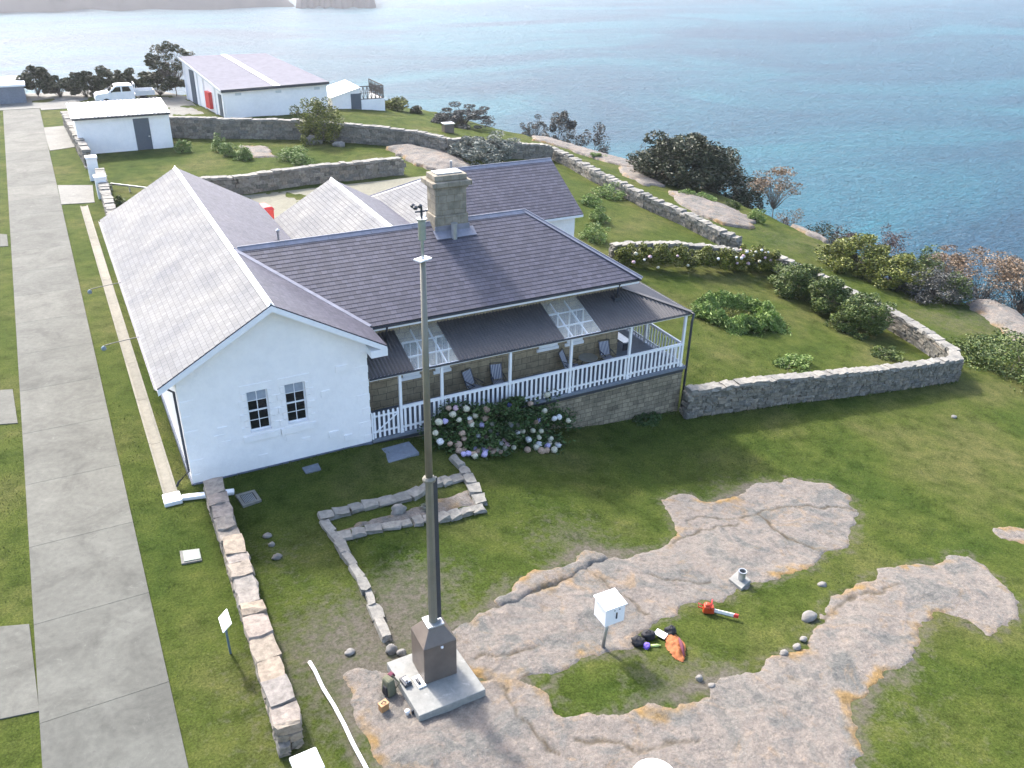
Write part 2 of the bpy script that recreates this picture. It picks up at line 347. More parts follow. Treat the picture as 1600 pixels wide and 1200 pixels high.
# ---------------------------------------------------------------- terrain
ss = lambda x, a, b: (lambda t: t*t*(3-2*t))(np.clip((np.asarray(x, float)-a)/(b-a), 0, 1))
CP = []
for u, v, z in [(2,0,-.05),(3.4,0,-.25),(6,0,-1.1),(9,0,-1.75),(13.4,0,-2.15),(16,0,-2.4),(2.5,-3,-.35),(5,-3,-1.1),(8,-4,-1.7),(12,-5,-2.3),(16,-5,-2.7),(24,-5,-3.3),(32,-4,-4.2),
        (0,-7,-.25),(3,-7,-.7),(6,-8,-1.2),(10,-8,-1.7),(16,-9,-2.4),(24,-10,-3.3),(0,-12,0),(3,-12,-.35),(6,-12,-.8),(10,-13,-1.2),(15,-14,-1.9),(22,-16,-2.9),
        (0,-17,.1),(4,-17,-.2),(8,-18,-.6),(14,-20,-1.2),(22,-24,-2),(0,-24,.1),(10,-28,-.3),(30,-14,-4),(40,-12,-5.5),(40,-24,-5),(20,-40,-1.5),(0,-45,0),
        (20,3,-2.2),(26,4,-3.0),(32,3,-4.0),(40,2,-5.2),(18,8,-1.8),(24,9,-2.6),(32,10,-3.6),(40,12,-5),(46,8,-6),
        (16,14,-1.2),(20,14,-1.5),(26,15,-2.2),(34,18,-3.2),(44,22,-4.6),(16,22,-.6),(22,22,-1.2),(28,25,-2),(36,28,-3.0),(46,34,-4.4),
        (15,32,-.2),(22,34,-.7),(30,36,-1.7),(38,40,-2.9),(46,48,-4.4),(16,42,0),(24,46,-.6),(32,50,-1.6),(40,56,-3.2),(12,55,0),(20,58,-.2),(28,62,-1.0),(36,68,-2.6),
        (12,70,0),(20,74,0),(28,78,-1.4),(34,84,-3),(4,80,0),(10,90,-.2),(20,92,-.8),(4,0,-.4),(10,5,-1.5),(8,12,-.4),(5,20,0),(6,30,0),(6,45,0),(6,60,0),(2,8,-.2)]:
    CP.append((u, v, z))
for v in range(-60, 130, 10): CP.append((-2, v, 0)); CP.append((-12, v, 0))
CP = np.array(CP, float)
def _tps(r2): return 0.5*r2*np.log(r2+1e-9)
_n = len(CP); _A = np.zeros((_n+3, _n+3)); _D = ((CP[:, None, :2]-CP[None, :, :2])**2).sum(-1)
_A[:_n, :_n] = _tps(_D)+np.eye(_n)*40.0; _A[:_n, _n] = 1; _A[:_n, _n+1:] = CP[:, :2]; _A[_n, :_n] = 1; _A[_n+1:, :_n] = CP[:, :2].T
_W = np.linalg.solve(_A, np.concatenate([CP[:, 2], [0, 0, 0]]))
def ground_in(U, V):
    U = np.asarray(U, float); V = np.asarray(V, float); sh = U.shape; U = U.ravel(); V = V.ravel(); out = np.empty(len(U))
    for i in range(0, len(U), 20000):
        u = U[i:i+20000]; v = V[i:i+20000]; d = (u[:, None]-CP[None, :, 0])**2+(v[:, None]-CP[None, :, 1])**2
        out[i:i+20000] = _tps(d)@_W[:_n]+_W[_n]+_W[_n+1]*u+_W[_n+2]*v
    out = np.clip(out, -9, .25)*ss(U, -2.2, 1.5)
    return out.reshape(sh)
EDGE = [tuple(PZ(x, y, z)[:2]) for x, y, z in [(1760,600,-6.5),(1640,505,-6.2),(1575,455,-5.8),(1500,440,-5.3),(1420,425,-5),(1300,362,-4.8),(1150,305,-4.6),(1010,255,-4.4),(960,243,-4.2),(830,212,-3.6),(760,200,-3.2),(690,178,-2.8),(600,158,-1.6),(470,140,-.9),(250,147,0),(120,152,0),(30,147,0)]]
EDGE += [(-40, EDGE[-1][1]+6), (-140, 95), (-140, -120), (70, -120), (60, -40)]
def ground(U, V, drop=True):
    z = ground_in(U, V)
    if drop:
        sd = -sdpoly(U, V, EDGE); d = np.clip(sd+.6, 0, None); z = z-.75*d-.012*np.clip(d, 0, 30)**2*.6
        z = np.maximum(z, -90)
    return z
def gz(u, v): return float(ground(np.array([u]), np.array([v]))[0])
def P(x, y, it=12):
    "the point of the ground seen at this place of the photograph"
    d = ray(x, y); z = 0.0
    for _ in range(it):
        t = (z-CAMP[2])/d[2]; p = CAMP+t*d; z = .4*z+.6*float(ground_in(np.array([p[0]]), np.array([p[1]]))[0])
    t = (z-CAMP[2])/d[2]; p = CAMP+t*d; return np.array([p[0], p[1], z])
def hgt(x, y, base):
    return float(PV(x, y, base[1])[2]-base[2])
def pol(pts): return [tuple(P(x, y)[:2]) for x, y in pts]
ROCK_A = pol([(690,1002),(745,962),(800,942),(850,918),(905,896),(935,878),(1000,862),(1048,850),(1062,838),(1052,812),(1036,782),(1046,770),(1075,772),(1105,782),(1150,770),(1190,756),(1230,748),(1290,757),(1330,772),(1342,812),(1328,848),(1290,868),(1262,890),(1210,908),(1165,918),(1120,938),(1060,952),(1015,985),(985,1008),(940,1018),(890,1040),(840,1060),(790,1068),(730,1062),(700,1040)])
ROCK_B = pol([(548,1052),(590,1048),(640,1062),(700,1080),(760,1066),(822,1066),(858,1085),(872,1112),(940,1120),(1020,1106),(1062,1112),(1100,1088),(1150,1056),(1205,1028),(1262,1012),(1270,975),(1290,940),(1345,905),(1410,885),(1480,872),(1512,866),(1545,895),(1592,942),(1575,975),(1545,990),(1510,968),(1470,958),(1448,975),(1442,1005),(1405,1050),(1365,1058),(1342,1085),(1330,1140),(1345,1230),(1300,1330),(1000,1400),(700,1330),(620,1240),(585,1180),(555,1120)])
ROCK_C = pol([(772,938),(820,905),(870,885),(915,862),(948,862),(955,874),(905,893),(860,914),(800,940),(782,946)])
bareC = [(P(610,975)[:2], 2.0, .3), (P(640,900)[:2], 1.5, .15), (P(530,1080)[:2], 3.0, .23), (P(470,1000)[:2], 1.8, .13), (P(430,870)[:2], 1.6, .15), (P(900,845)[:2], 2.2, .25), (P(1150,770)[:2], 1.6, .25), (P(1010,1060)[:2], 1.0, .22), (P(1110,1060)[:2], 1.2, .3), (P(1390,1100)[:2], 2.5, .15), (P(700,900)[:2], 1.6, .12), (P(1440,490)[:2], 2.5, .1), (P(1500,520)[:2], 3, .12), (P(1130,340)[:2], 3, .1), (P(1540,500)[:2], 4, .2), (P(1240,380)[:2], 5, .16)]
def baref(U, V):
    b = np.zeros_like(U)
    for c, r, a in bareC: b += a*np.exp(-((U-c[0])**2+(V-c[1])**2)/(r*r))
    for R_ in (ROCK_A, ROCK_B, ROCK_C):
        d_ = sdpoly(U, V, R_)+fbm(U*1.3, V*1.3, 3)*.6; b += .26*np.exp(-((d_+.08)/.26)**2)
    return b
def axis(segs):
    o = []
    for a, b, s in segs: o += list(np.arange(a, b, s))
    return np.array(o+[segs[-1][1]])
def terrain():
    us = axis([(-140,-40,10),(-40,-16,2),(-16,-6,.5),(-6,34,.28),(34,60,.7),(60,160,5)])
    vs = axis([(-120,-40,10),(-40,-20,1.5),(-20,4,.28),(4,50,.7),(50,110,1),(110,210,5)])
    U, V = np.meshgrid(us, vs); Z = ground(U, V); amp = ss(U, -3, 2)*.09+ss(-sdpoly(U, V, EDGE), -12, 6)*.35
    Z = Z+fbm(U*.45, V*.45)*amp; Z = Z+fbm(U*2.2, V*2.2, 3)*.03*ss(U, -6.0, 1)
    
    for R_ in (ROCK_A, ROCK_B): Z -= .14*ss(sdpoly(U, V, R_)+fbm(U*1.3, V*1.3, 6)*0, .25, .6)
    inh = (U > -7.5) & (U < 15.5) & (V > .5) & (V < 20.5); Z[inh] -= .35
    nu, nv = len(us), len(vs); idx = np.arange(nu*nv).reshape(nv, nu)
    F = np.stack([idx[:-1, :-1], idx[:-1, 1:], idx[1:, 1:], idx[1:, :-1]], -1).reshape(-1, 4)
    o = npmesh('ground', np.stack([U, V, Z], -1).reshape(-1, 3), F, M['grass'], smooth=True); o['kind'] = 'structure'
    at = o.data.attributes.new('bare', 'FLOAT', 'POINT'); b = baref(U, V)+ss(-sdpoly(U, V, EDGE), -2.5, 4)*.3
    at.data.foreach_set('value', b.ravel().astype(np.float32)); return o
terrain()
def rock(name, poly, label, h=.035, res=.08, seed=0, cat='rock', fall=.12, cracks=()):
    A = np.array(poly); x0, y0 = A.min(0)-.4; x1, y1 = A.max(0)+.4
    U, V = np.meshgrid(np.arange(x0, x1, res), np.arange(y0, y1, res)); w1 = fbm(U*1.3+seed, V*1.3, 6)*.75
    sd = sdpoly(U, V, poly)+w1*.55; prof = np.clip(sd/fall, -1, 1); prof = np.where(prof > 0, np.sin(prof*math.pi/2)**.7, prof*2.2)
    Z = ground(U, V)+fbm(U*.45, V*.45)*ss(U, -3, 2)*.09+h*prof+(h*1.2+.05)*ss(sd, 0, 2.2)+fbm(U*.5+seed, V*.5+3, 4)*.10*ss(sd, 0, 1.2)+fbm(U*2.5, V*2.5, 3)*.03
    Z += np.floor(fbm(U*.33+seed, V*.33+9, 2)*3)*.03*ss(sd, .2, .8)
    CK = np.zeros_like(U)
    for ln in cracks:
        q = [P(*p_)[:2] for p_ in ln]; dd = np.full(U.shape, 9.0); Uw = U+fbm(U*1.5, V*1.5, 3)*.35; Vw = V+fbm(U*1.5+7, V*1.5, 3)*.35
        for a_, b_ in zip(q[:-1], q[1:]):
            e_ = b_-a_; L_ = e_@e_; t_ = np.clip(((Uw-a_[0])*e_[0]+(Vw-a_[1])*e_[1])/L_, 0, 1); dd = np.minimum(dd, np.hypot(Uw-a_[0]-t_*e_[0], Vw-a_[1]-t_*e_[1]))
        CK = np.maximum(CK, 1-ss(dd, .01, .10))
    Z -= CK*.035
    nu = U.shape[1]; nv = U.shape[0]; idx = np.arange(nu*nv).reshape(nv, nu)
    F = np.stack([idx[:-1, :-1], idx[:-1, 1:], idx[1:, 1:], idx[1:, :-1]], -1).reshape(-1, 4)
    k = sd.ravel()[F].max(1) > -.45; F = F[k]; used, inv = np.unique(F, return_inverse=True); F = inv.reshape(F.shape)
    W = np.stack([U, V, Z], -1).reshape(-1, 3)[used]
    base = (A[:, 0].mean(), A[:, 1].mean(), 0)
    o = npmesh(name, W, F, M['rock'], smooth=True); tag(o, label, cat)
    at = o.data.attributes.new('edge', 'FLOAT', 'POINT'); e = (1-ss(sd+fbm(U*3, V*3, 4)*.5, .05, .45)).ravel()[used]; at.data.foreach_set('value', e.astype(np.float32))
    at = o.data.attributes.new('crack', 'FLOAT', 'POINT'); at.data.foreach_set('value', CK.ravel()[used].astype(np.float32))
    return o
rock('granite_outcrop', ROCK_A, 'pinkish grey granite outcrop on the lawn behind the white instrument box', cracks=[[(912,893),(930,905),(955,925),(985,942),(1015,960)],[(1185,805),(1210,825),(1245,848),(1280,862)],[(1070,812),(1130,812),(1185,805),(1230,792),(1300,796),(1338,800)],[(1050,850),(1100,830),(1150,820)],[(1010,900),(1070,908),(1115,912)],[(740,1030),(780,1020),(830,1015)]])
rock('granite_outcrop', ROCK_B, 'large bare pink granite sheet with ochre edges in the foreground around the mast slab', seed=5, h=.035, cracks=[[(1270,975),(1330,935),(1400,915)],[(900,1150),(1000,1170),(1100,1160)],[(780,1070),(800,1120),(870,1180)]])
rock('granite_ledge', ROCK_C, 'narrow raised grey rock ledge beside the crack of the outcrop', seed=9, h=.12, res=.08, fall=.2)
rock('granite_outcrop', pol([(1556,828),(1580,822),(1640,830),(1640,855),(1590,850),(1562,842)]), 'small pinkish rock patch in the grass at the right edge of the picture', seed=11)
rock('granite_slab', pol([(1500,452),(1530,462),(1575,482),(1612,500),(1700,600),(1640,570),(1592,536),(1556,512),(1520,484)]), 'sloping grey granite slab below the brown trees at the cliff edge', seed=3, h=.3, res=.25, fall=1)
rock('granite_slab', pol([(1042,300),(1090,306),(1150,330),(1180,345),(1176,358),(1130,352),(1090,335),(1060,318)]), 'long orange stained granite slab on the seaward slope outside the garden wall', seed=2, h=.2, res=.2)
rock('granite_slab', pol([(965,262),(990,264),(1030,285),(1040,292),(1005,290),(975,275)]), 'grey granite slab on the slope seaward of the wall corner', seed=4, h=.2, res=.25)
rock('granite_slab', pol([(640,228),(700,240),(735,258),(740,272),(690,272),(655,262),(600,232)]), 'sloping grey rock slab in the back garden behind the chimney', seed=6, h=.25, res=.2)
rock('granite_slab', pol([(372,228),(415,228),(432,245),(395,247)]), 'flat grey rock patch between the back garden flower clumps', seed=7, h=.1, res=.2)
rock('granite_slab', pol([(830,212),(900,222),(985,247),(1060,272),(1050,280),(960,258),(880,232),(832,220)]), 'pale bare rock along the cliff top beneath the twiggy bushes', seed=8, h=.2, res=.3)
rock('granite_slab', pol([(1232,352),(1262,356),(1300,372),(1296,382),(1262,368)]), 'small pale rock at the cliff top left of the green bushes', seed=12, h=.25, res=.2)
def boulder(x, y, w_, d_, h_, label, group=None, mat='boulder', name='boulder', base=None):
    b = P(x, y) if base is None else np.array(base); n = 14; m = 9; vs = []; sd = random.random()*50
    for i in range(m+1):
        ph = math.pi*(i/m)-math.pi/2
        for k in range(n):
            th = 2*math.pi*k/n; d = np.array([math.cos(ph)*math.cos(th), math.cos(ph)*math.sin(th), math.sin(ph)])
            r = 1+.45*float(fbm(np.array([d[0]*1.3+sd]), np.array([d[1]*1.3+d[2]*1.7]))[0]); d = d*r
            vs.append((b[0]+d[0]*w_/2, b[1]+d[1]*d_/2, b[2]+h_*.25+d[2]*h_*.6))
    fs = [(i*n+k, i*n+(k+1) % n, (i+1)*n+(k+1) % n, (i+1)*n+k) for i in range(m) for k in range(n)]
    o = MB().add(vs, fs).build(name, M[mat], None, True); tag(o, label, 'rock', group); return o
# ---------------------------------------------------------------- sea and far land
SEA = -75.0
def sea():
    n = 7; rr = [0, 60, 150, 400, 1000, 2200, 4000, 7000]; vs = [(0, 0, SEA)]; fs = []; k = 48
    for r in rr[1:]:
        for i in range(k): a = 2*math.pi*i/k; vs.append((r*math.cos(a), r*math.sin(a), SEA))
    for i in range(k): fs.append((0, 1+i, 1+(i+1) % k))
    for j in range(n-1):
        for i in range(k): fs.append((1+j*k+i, 1+(j+1)*k+i, 1+(j+1)*k+(i+1) % k, 1+j*k+(i+1) % k))
    o = MB().add(vs, fs).build('sea', M['sea']); o['kind'] = 'structure'
sea()
def headland(x0, x1, yb, hmax, depth, name, lab, seed):
    n = 120; m = 40; W = np.zeros((m, n, 3)); a0 = PZ(x0, yb[0], SEA); a1 = PZ(x1, yb[1], SEA); dirn = ray((x0+x1)/2, yb[0]); dirn = np.array([dirn[0], dirn[1]]); dirn /= np.hypot(*dirn)
    for j in range(m):
        for i in range(n):
            t = i/(n-1); s_ = j/(m-1); p = a0*(1-t)+a1*t; wob = float(vnoise(np.array([t*14+seed]), np.array([.5]))[0])*60
            prof = min(1, (min(t, 1-t)*9) if hmax < 60 else min((1-t)*5, 1)); prof = prof**.6
            q = s_*depth; h = hmax*prof*(1-math.exp(-q/(depth*.16)))*(1 if s_ < .8 else (1-s_)*5)
            nz = float(fbm(np.array([(p[0])*.012+seed]), np.array([(p[1]+q)*.012]))[0]); h = h*(1+.5*nz)
            W[j, i] = (p[0]+dirn[0]*(q+wob*prof), p[1]+dirn[1]*(q+wob*prof), SEA-1+h+(3 if j > 0 else 0))
    idx = np.arange(n*m).reshape(m, n); F = np.stack([idx[:-1, :-1], idx[:-1, 1:], idx[1:, 1:], idx[1:, :-1]], -1).reshape(-1, 4)
    o = npmesh(name, W.reshape(-1, 3), F, M['hill'], smooth=True); o['kind'] = 'structure'; return o
headland(-260, 462, (26, 11), 95, 420, 'hills', '', 1)
headland(462, 588, (13, 12), 34, 120, 'hills', '', 4)
# ---------------------------------------------------------------- road, paths, drain
def tiles(name, polys, m, z, th=.1, label=None, cat=None, kind='structure', parent=None):
    b = MB()
    for p in polys: b.prism(p, z-th, z)
    o = b.build(name, m, parent, bevel=.008)
    if kind: o['kind'] = kind
    return o
def xL(v): return -12.78+.0028*(v+11)*1.0
rd = []; v = -42.0
while v < 80:
    L = 4.05; a, b_ = v, min(v+L-.008, 80); rd.append([(-12.5-.0030*(a+11), a), (-9.28, a), (-9.28, b_), (-12.5-.0030*(b_+11), b_)]); v += L
tiles('concrete_road', rd, M['road'], .05)
tiles('path', [pol([(90,290),(145,290),(148,317),(96,320)])], M['concrete'], .045)
tiles('path', [pol([(0,366),(11,367),(13,385),(0,386)]), pol([(-60,614),(20,609),(28,662),(-60,668)]), pol([(-120,990),(46,976),(62,1112),(-120,1150)])], M['road'], .035)
tiles('path', [pol([(67,200),(115,196),(118,230),(78,236)])], M['concrete'], .045)
tiles('path', [[(-30,80.3),(-30,88),(-12,90),(0,90),(3.5,88),(6.2,82),(6.2,70.8),(2.5,70.8),(2.0,79),(-6,79),(-9.2,79),(-9.2,80.3)]], M['concrete'], .04)
d = []; v = -.4
while v < 39.5:
    d.append([(-8.12, v), (-7.58, v), (-7.58, v+3.98), (-8.12, v+3.98)]); v += 4
dr = empty('drain_channel', (-7.85, 20, 0), 'long pale concrete drain channel in the grass beside the cottage', 'drain')
b = MB()
for p in d:
    y0, y1 = p[0][1], p[2][1]; b.box((-8.10, y0, -.05), (-8.02, y1, .09)); b.box((-7.68, y0, -.05), (-7.60, y1, .09)); b.box((-8.02, y0, -.05), (-7.68, y1, .03))
b.build('channel', M['drain'], dr)
b = MB(); b.box((-8.16, -1.05, -.02), (-7.54, -.4, .16)); b.build('outlet_elbow', M['white'], dr, bevel=.03)
b = MB(); b.bar((-7.54, -.8, .08), (-5.75, -1.2, .06), .26, .14); b.build('outlet_pipe', M['white'], dr, bevel=.03)
# grate
g = empty('drain_grate', P(388, 780), 'rectangular drain grate in a pale concrete frame where the white pipe ends', 'grate')
q = [tuple(P(*p)[:2]) for p in [(368,776),(398,768),(409,784),(380,794)]]; c0 = np.mean(q, 0)
b = MB(); q2 = [tuple(c0+(np.array(p)-c0)*.68) for p in q]
for i in range(4):
    j = (i+1) % 4; b.prism([q[i], q[j], q2[j], q2[i]], -.05, .09)
b.build('frame', M['concrete'], g)
b = MB(); b.prism(q2, -.05, .02); b.build('grate_pit', M['dkgrey'], g)
b = MB()
for k in range(1, 9):
    t = k/9; a = np.array(q2[0])*(1-t)+np.array(q2[1])*t; e = np.array(q2[3])*(1-t)+np.array(q2[2])*t; b.bar((*a, .06), (*e, .06), .02, .02)
b.build('bars', M['galv'], g)
def slabthing(pts, z, m, label, name='concrete_slab', th=.12, extra=0):
    q = pol(pts); zz = np.mean([gz(*p) for p in q]); b = MB(); b.prism(q, zz-th, zz+z); o = b.build(name, m, bevel=.01); return tag(o, label, 'slab')
slabthing([(585,703),(639,693),(655,712),(600,726)], .06, M['bluecon'], 'blue grey concrete slab in the shaded grass at the verandah gate')
slabthing([(472,732),(497,725),(502,735),(478,741)], .05, M['bluecon'], 'small concrete pad against the foot of the white gable wall')
lid = empty('pit_cover', P(298, 870), 'pale green utility pit lid set in a concrete frame on the roadside grass', 'pit lid')
q = pol([(281,863),(312,859),(316,877),(284,883)]); b = MB(); b.prism(q, -.05, .06); b.build('frame', M['concrete'], lid)
c0 = np.mean(q, 0); q2 = [tuple(c0+(np.array(p)-c0)*.85+np.array([.04, 0])) for p in q]; b = MB(); b.prism(q2, .03, .085); b.build('lid', M['sagegreen'], lid, bevel=.01)
# ---------------------------------------------------------------- roofs helper
def clip(poly, n, d):
    out = []
    for i in range(len(poly)):
        a, b = poly[i], poly[(i+1) % len(poly)]; da, db = a.dot(n)-d, b.dot(n)-d
        if da >= 0: out.append(a)
        if (da > 0) != (db > 0) and abs(da-db) > 1e-9: out.append(a+(b-a)*(da/(da-db)))
    return out
def slates(name, pts, m, parent, course=.22, lift=.011, th=.05):
    "slate courses: every course a slightly tilted strip with its own lip; uv in metres"
    Pn = [Vector(p) for p in pts]; nn = (Pn[1]-Pn[0]).cross(Pn[2]-Pn[0]).normalized()
    if nn.z < 0: nn = -nn
    up = (Vector((0,0,1))-nn*nn.z).normalized(); al = up.cross(nn).normalized()
    o0 = min(Pn, key=lambda p: p.dot(up)); t0 = o0.dot(up); t1 = max(p.dot(up) for p in Pn)
    vs = []; fs = []; uvs = []
    k = 0; t = t0
    while t < t1-1e-4:
        te = min(t+course, t1); q = clip(clip(Pn, up, t), -up, -te)
        if len(q) >= 3:
            i0 = len(vs); f = []
            for p in q:
                h = lift*(1-(p.dot(up)-t)/course); vs.append(p+nn*(h+.004)); f.append(len(vs)-1)
            fs.append(f); uvs.append([((vs[i].dot(al)), (vs[i].dot(up)-t0)) for i in f])
            low = [p for p in q if abs(p.dot(up)-t) < 1e-4]
            if len(low) >= 2:
                a = min(low, key=lambda p: p.dot(al)); b = max(low, key=lambda p: p.dot(al)); i0 = len(vs)
                vs += [a+nn*(lift+.004), b+nn*(lift+.004), b-nn*.005, a-nn*.005]; fs.append([i0, i0+1, i0+2, i0+3]); uvs.append([(0, t-t0), (.1, t-t0), (.1, t-t0), (0, t-t0)])
        t = te; k += 1
    off = parent_loc(parent); me = bpy.data.meshes.new(name); me.from_pydata([tuple(np.array(v)-off) for v in vs], [], fs)
    ul = me.uv_layers.new(name='UVMap'); i = 0
    for u_ in uvs:
        for a in u_: ul.data[i].uv = a; i += 1
    me.materials.append(m); me.update(); o = bpy.data.objects.new(name, me); col.objects.link(o); o.parent = parent
    b = MB(); b.slabpoly([p-nn*.002 for p in Pn], th); b.build('roof_boarding', M['dkgrey'], o); return o
def ridge(b, p, q, w_=.32, h=.06): b.bar(Vector(p)+Vector((0,0,.035)), Vector(q)+Vector((0,0,.035)), w_, h)
def cap(name, p, q, m, parent, w_=.34, drop=.12, th=.025):
    "folded ridge capping: two thin wings following the slopes, with a small roll on top"
    b = MB(); p = Vector(p)+Vector((0,0,.06)); q = Vector(q)+Vector((0,0,.06)); d = (q-p).normalized(); r = d.cross(Vector((0,0,1))).normalized(); L = (q-p).length
    k = max(1, int(L/1.8))
    for i in range(k):
        a = p+d*(L*i/k); e = p+d*(L*(i+1)/k-.012)
        for s_ in (-1, 1):
            b.slabpoly([a, e, e+r*s_*w_/2-Vector((0,0,drop)), a+r*s_*w_/2-Vector((0,0,drop))], th)
        b.tube([a, e], .035, 6)
    return b.build(name, m, parent)
# ---------------------------------------------------------------- the cottage
RZ, EZ = 6.85, 4.45; W_, E1, G1, L1 = 7.0, .65, .55, 20.34; VM = 5.84; VE = 1.32; UR, UM = 9.96, 13.7; VR = 10.36
ct = empty('cottage', (4, 5, 0), 'white gabled stone cottage with slate roofs and a picket railed verandah', 'house')
XA = -W_/2
def gable_wall():
    b = MB(); z0 = -.35; zt = 4.35; ops = [(-4.68, -3.90, 1.66, 3.36), (-3.27, -2.49, 1.66, 3.36)]
    xs = [-7, -4.68, -3.90, -3.27, -2.49, 0]; zs = [z0, 1.66, 3.36, zt]
    for i in range(5):
        for j in range(3):
            if j == 1 and i in (1, 3): continue
            x0, x1, y0, y1 = xs[i], xs[i+1], zs[j], zs[j+1]
            b.add([(x0, 0, y0), (x1, 0, y0), (x1, 0, y1), (x0, 0, y1)], [(0, 1, 2, 3)])
    b.add([(-7, 0, zt), (0, 0, zt), (0, 0, EZ+.38), (XA, 0, RZ-.08), (-7, 0, EZ+.38)], [(0, 1, 2, 3, 4)])
    for x0, x1, y0, y1 in ops:
        b.add([(x0,0,y0),(x0,.2,y0),(x0,.2,y1),(x0,0,y1)], [(0,1,2,3)]); b.add([(x1,0,y0),(x1,.2,y0),(x1,.2,y1),(x1,0,y1)], [(3,2,1,0)])
        b.add([(x0,0,y1),(x1,0,y1),(x1,.2,y1),(x0,.2,y1)], [(0,1,2,3)]); b.add([(x0,0,y0),(x1,0,y0),(x1,.2,y0),(x0,.2,y0)], [(3,2,1,0)])
    # sides and back
    b.add([(-7,0,z0),(-7,19.9,z0),(-7,19.9,EZ+.33),(-7,0,EZ+.33)], [(3,2,1,0)]); b.add([(0,0,z0),(0,19.9,z0),(0,19.9,EZ+.33),(0,0,EZ+.33)], [(0,1,2,3)])
    b.add([(-7,19.9,z0),(0,19.9,z0),(0,19.9,EZ+.38),(XA,19.9,RZ-.08),(-7,19.9,EZ+.38)], [(4,3,2,1,0)])
    for x0, x1, y0, y1 in ops:   # raised stone quoins and sills under the whitewash
        b.box((x0-.16, -.03, 1.56), (x1+.18, .0, 1.655)); b.box((x0-.29, -.07, 1.30), (x1+.30, 0, 1.55)); b.box((x0-.2, -.025, 3.37), (x1+.2, 0, 3.66))
        z = 1.66; k = 0
        while z < 3.3:
            e = .3 if k % 2 == 0 else .16
            b.box((x0-e, -.03-.006*(k % 3), z), (x0-.003, 0, z+.26)); b.box((x1+.003, -.03-.006*(k % 3), z), (x1+e, 0, z+.26)); z += .28; k += 1
    for z in np.arange(.1, 4.0, .62):
        for s_ in (0, 1):
            e = .5 if int(z/.62) % 2 else .3
            if s_: b.box((-e, -.016, z), (.016, .0, z+.3))
            else: b.box((-7.016, -.016, z), (-7+e, .0, z+.3))
    for k in range(14):
        x = random.uniform(-6.2, -1); z = .35+.31*(k % 12)
        if -5.2 < x < -2 and 1 < z < 3.9: continue
        b.box((x, -.02-.0025*k, z), (x+random.uniform(.3, .6), 0, z+.26))
    b.build('wall', M['render'], ct)
    b = MB(); b.box((-7.05, -.06, -.35), (.0, -.002, .05)); b.box((-7.06, -.06, -.35), (-7.002, 19.9, .05)); b.build('plinth', M['plinth'], ct, bevel=.01)
    for n, (x0, x1, y0, y1) in enumerate(ops):
        f = MB(); wd = .05
        f.box((x0+.002, .11, y0+.002), (x0+wd, .175, y1-.002)); f.box((x1-wd, .11, y0+.002), (x1-.002, .175, y1-.002)); f.box((x0+wd, .11, y1-wd), (x1-wd, .175, y1-.002)); f.box((x0+wd, .11, y0+.002), (x1-wd, .175, y0+.07))
        zm = (y0+y1)/2; f.box((x0+wd, .10, zm-.03), (x1-wd, .155, zm+.03)); xm = (x0+x1)/2
        f.box((xm-.014, .115, y0+.07), (xm+.014, .145, zm-.03)); f.box((xm-.014, .115, zm+.03), (xm+.014, .145, y1-wd))
        for zz in ((y0+.07+zm-.03)/2, (zm+.03+y1-wd)/2): f.box((x0+wd, .117, zz-.013), (xm-.014, .143, zz+.013)); f.box((xm+.014, .117, zz-.013), (x1-wd, .143, zz+.013))
        fo = f.build('window', M['white'], ct)
        p = MB(); p.add([(x0+wd, .133, y0+.05), (x1-wd, .133, y0+.05), (x1-wd, .133, y1-wd), (x0+wd, .133, y1-wd)], [(0, 1, 2, 3)]); p.build('pane', M['glass'], fo)
        zz = (zm+.03+y1-wd)/2; p = MB(); p.box((x0+wd, .123, zz+.01), (x1-wd, .129, y1-wd)); p.build('pane_panel', M['pane_panel'], fo)  # flat blue-grey panel across the top row of panes
gable_wall()
# slates
rf = []
slates('roof', [(-W_-E1, -G1, EZ), (XA, -G1, RZ), (XA, L1, RZ), (-W_-E1, L1, EZ)], M['slate_sunlit'], ct)
slates('roof', [(XA, -G1, RZ), (E1, -G1, EZ), (E1, VE, EZ), (XA, VM, RZ)], M['slate'], ct)
slates('roof', [(XA, VM, RZ), (E1, VR, EZ), (E1, L1, EZ), (XA, L1, RZ)], M['slate'], ct)
slates('roof', [(XA, VM, RZ), (E1, VE, EZ), (UM, VE, EZ), (UR, VM, RZ)], M['slate'], ct)
slates('roof', [(XA, VM, RZ), (UR, VM, RZ), (UM, VR, EZ), (E1, VR, EZ)], M['slate'], ct)
slates('roof', [(UR, VM, RZ), (UM, VE, EZ), (UM, VR, EZ)], M['slate'], ct)
cap('ridge_capping', (XA, -G1, RZ), (XA, L1, RZ), M['lead_white'], ct, .34, .16)
cap('ridge_capping', (XA+.2, VM, RZ), (UR, VM, RZ), M['lead'], ct, .36, .13)
cap('hip_capping', (UR, VM, RZ), (UM+.05, VE-.05, EZ), M['lead'], ct, .3, .06)
cap('hip_capping', (UR, VM, RZ), (UM+.05, VR+.05, EZ), M['lead'], ct, .3, .06)
for a, e in (((XA, VM, RZ), (E1, VE, EZ)), ((XA, VM, RZ), (E1, VR, EZ))):
    b = MB(); a = Vector(a)+Vector((0,0,.05)); e = Vector(e)+Vector((0,0,.05)); b.bar(a, e, .2, .03); b.build('valley_flashing', M['lead'], ct)
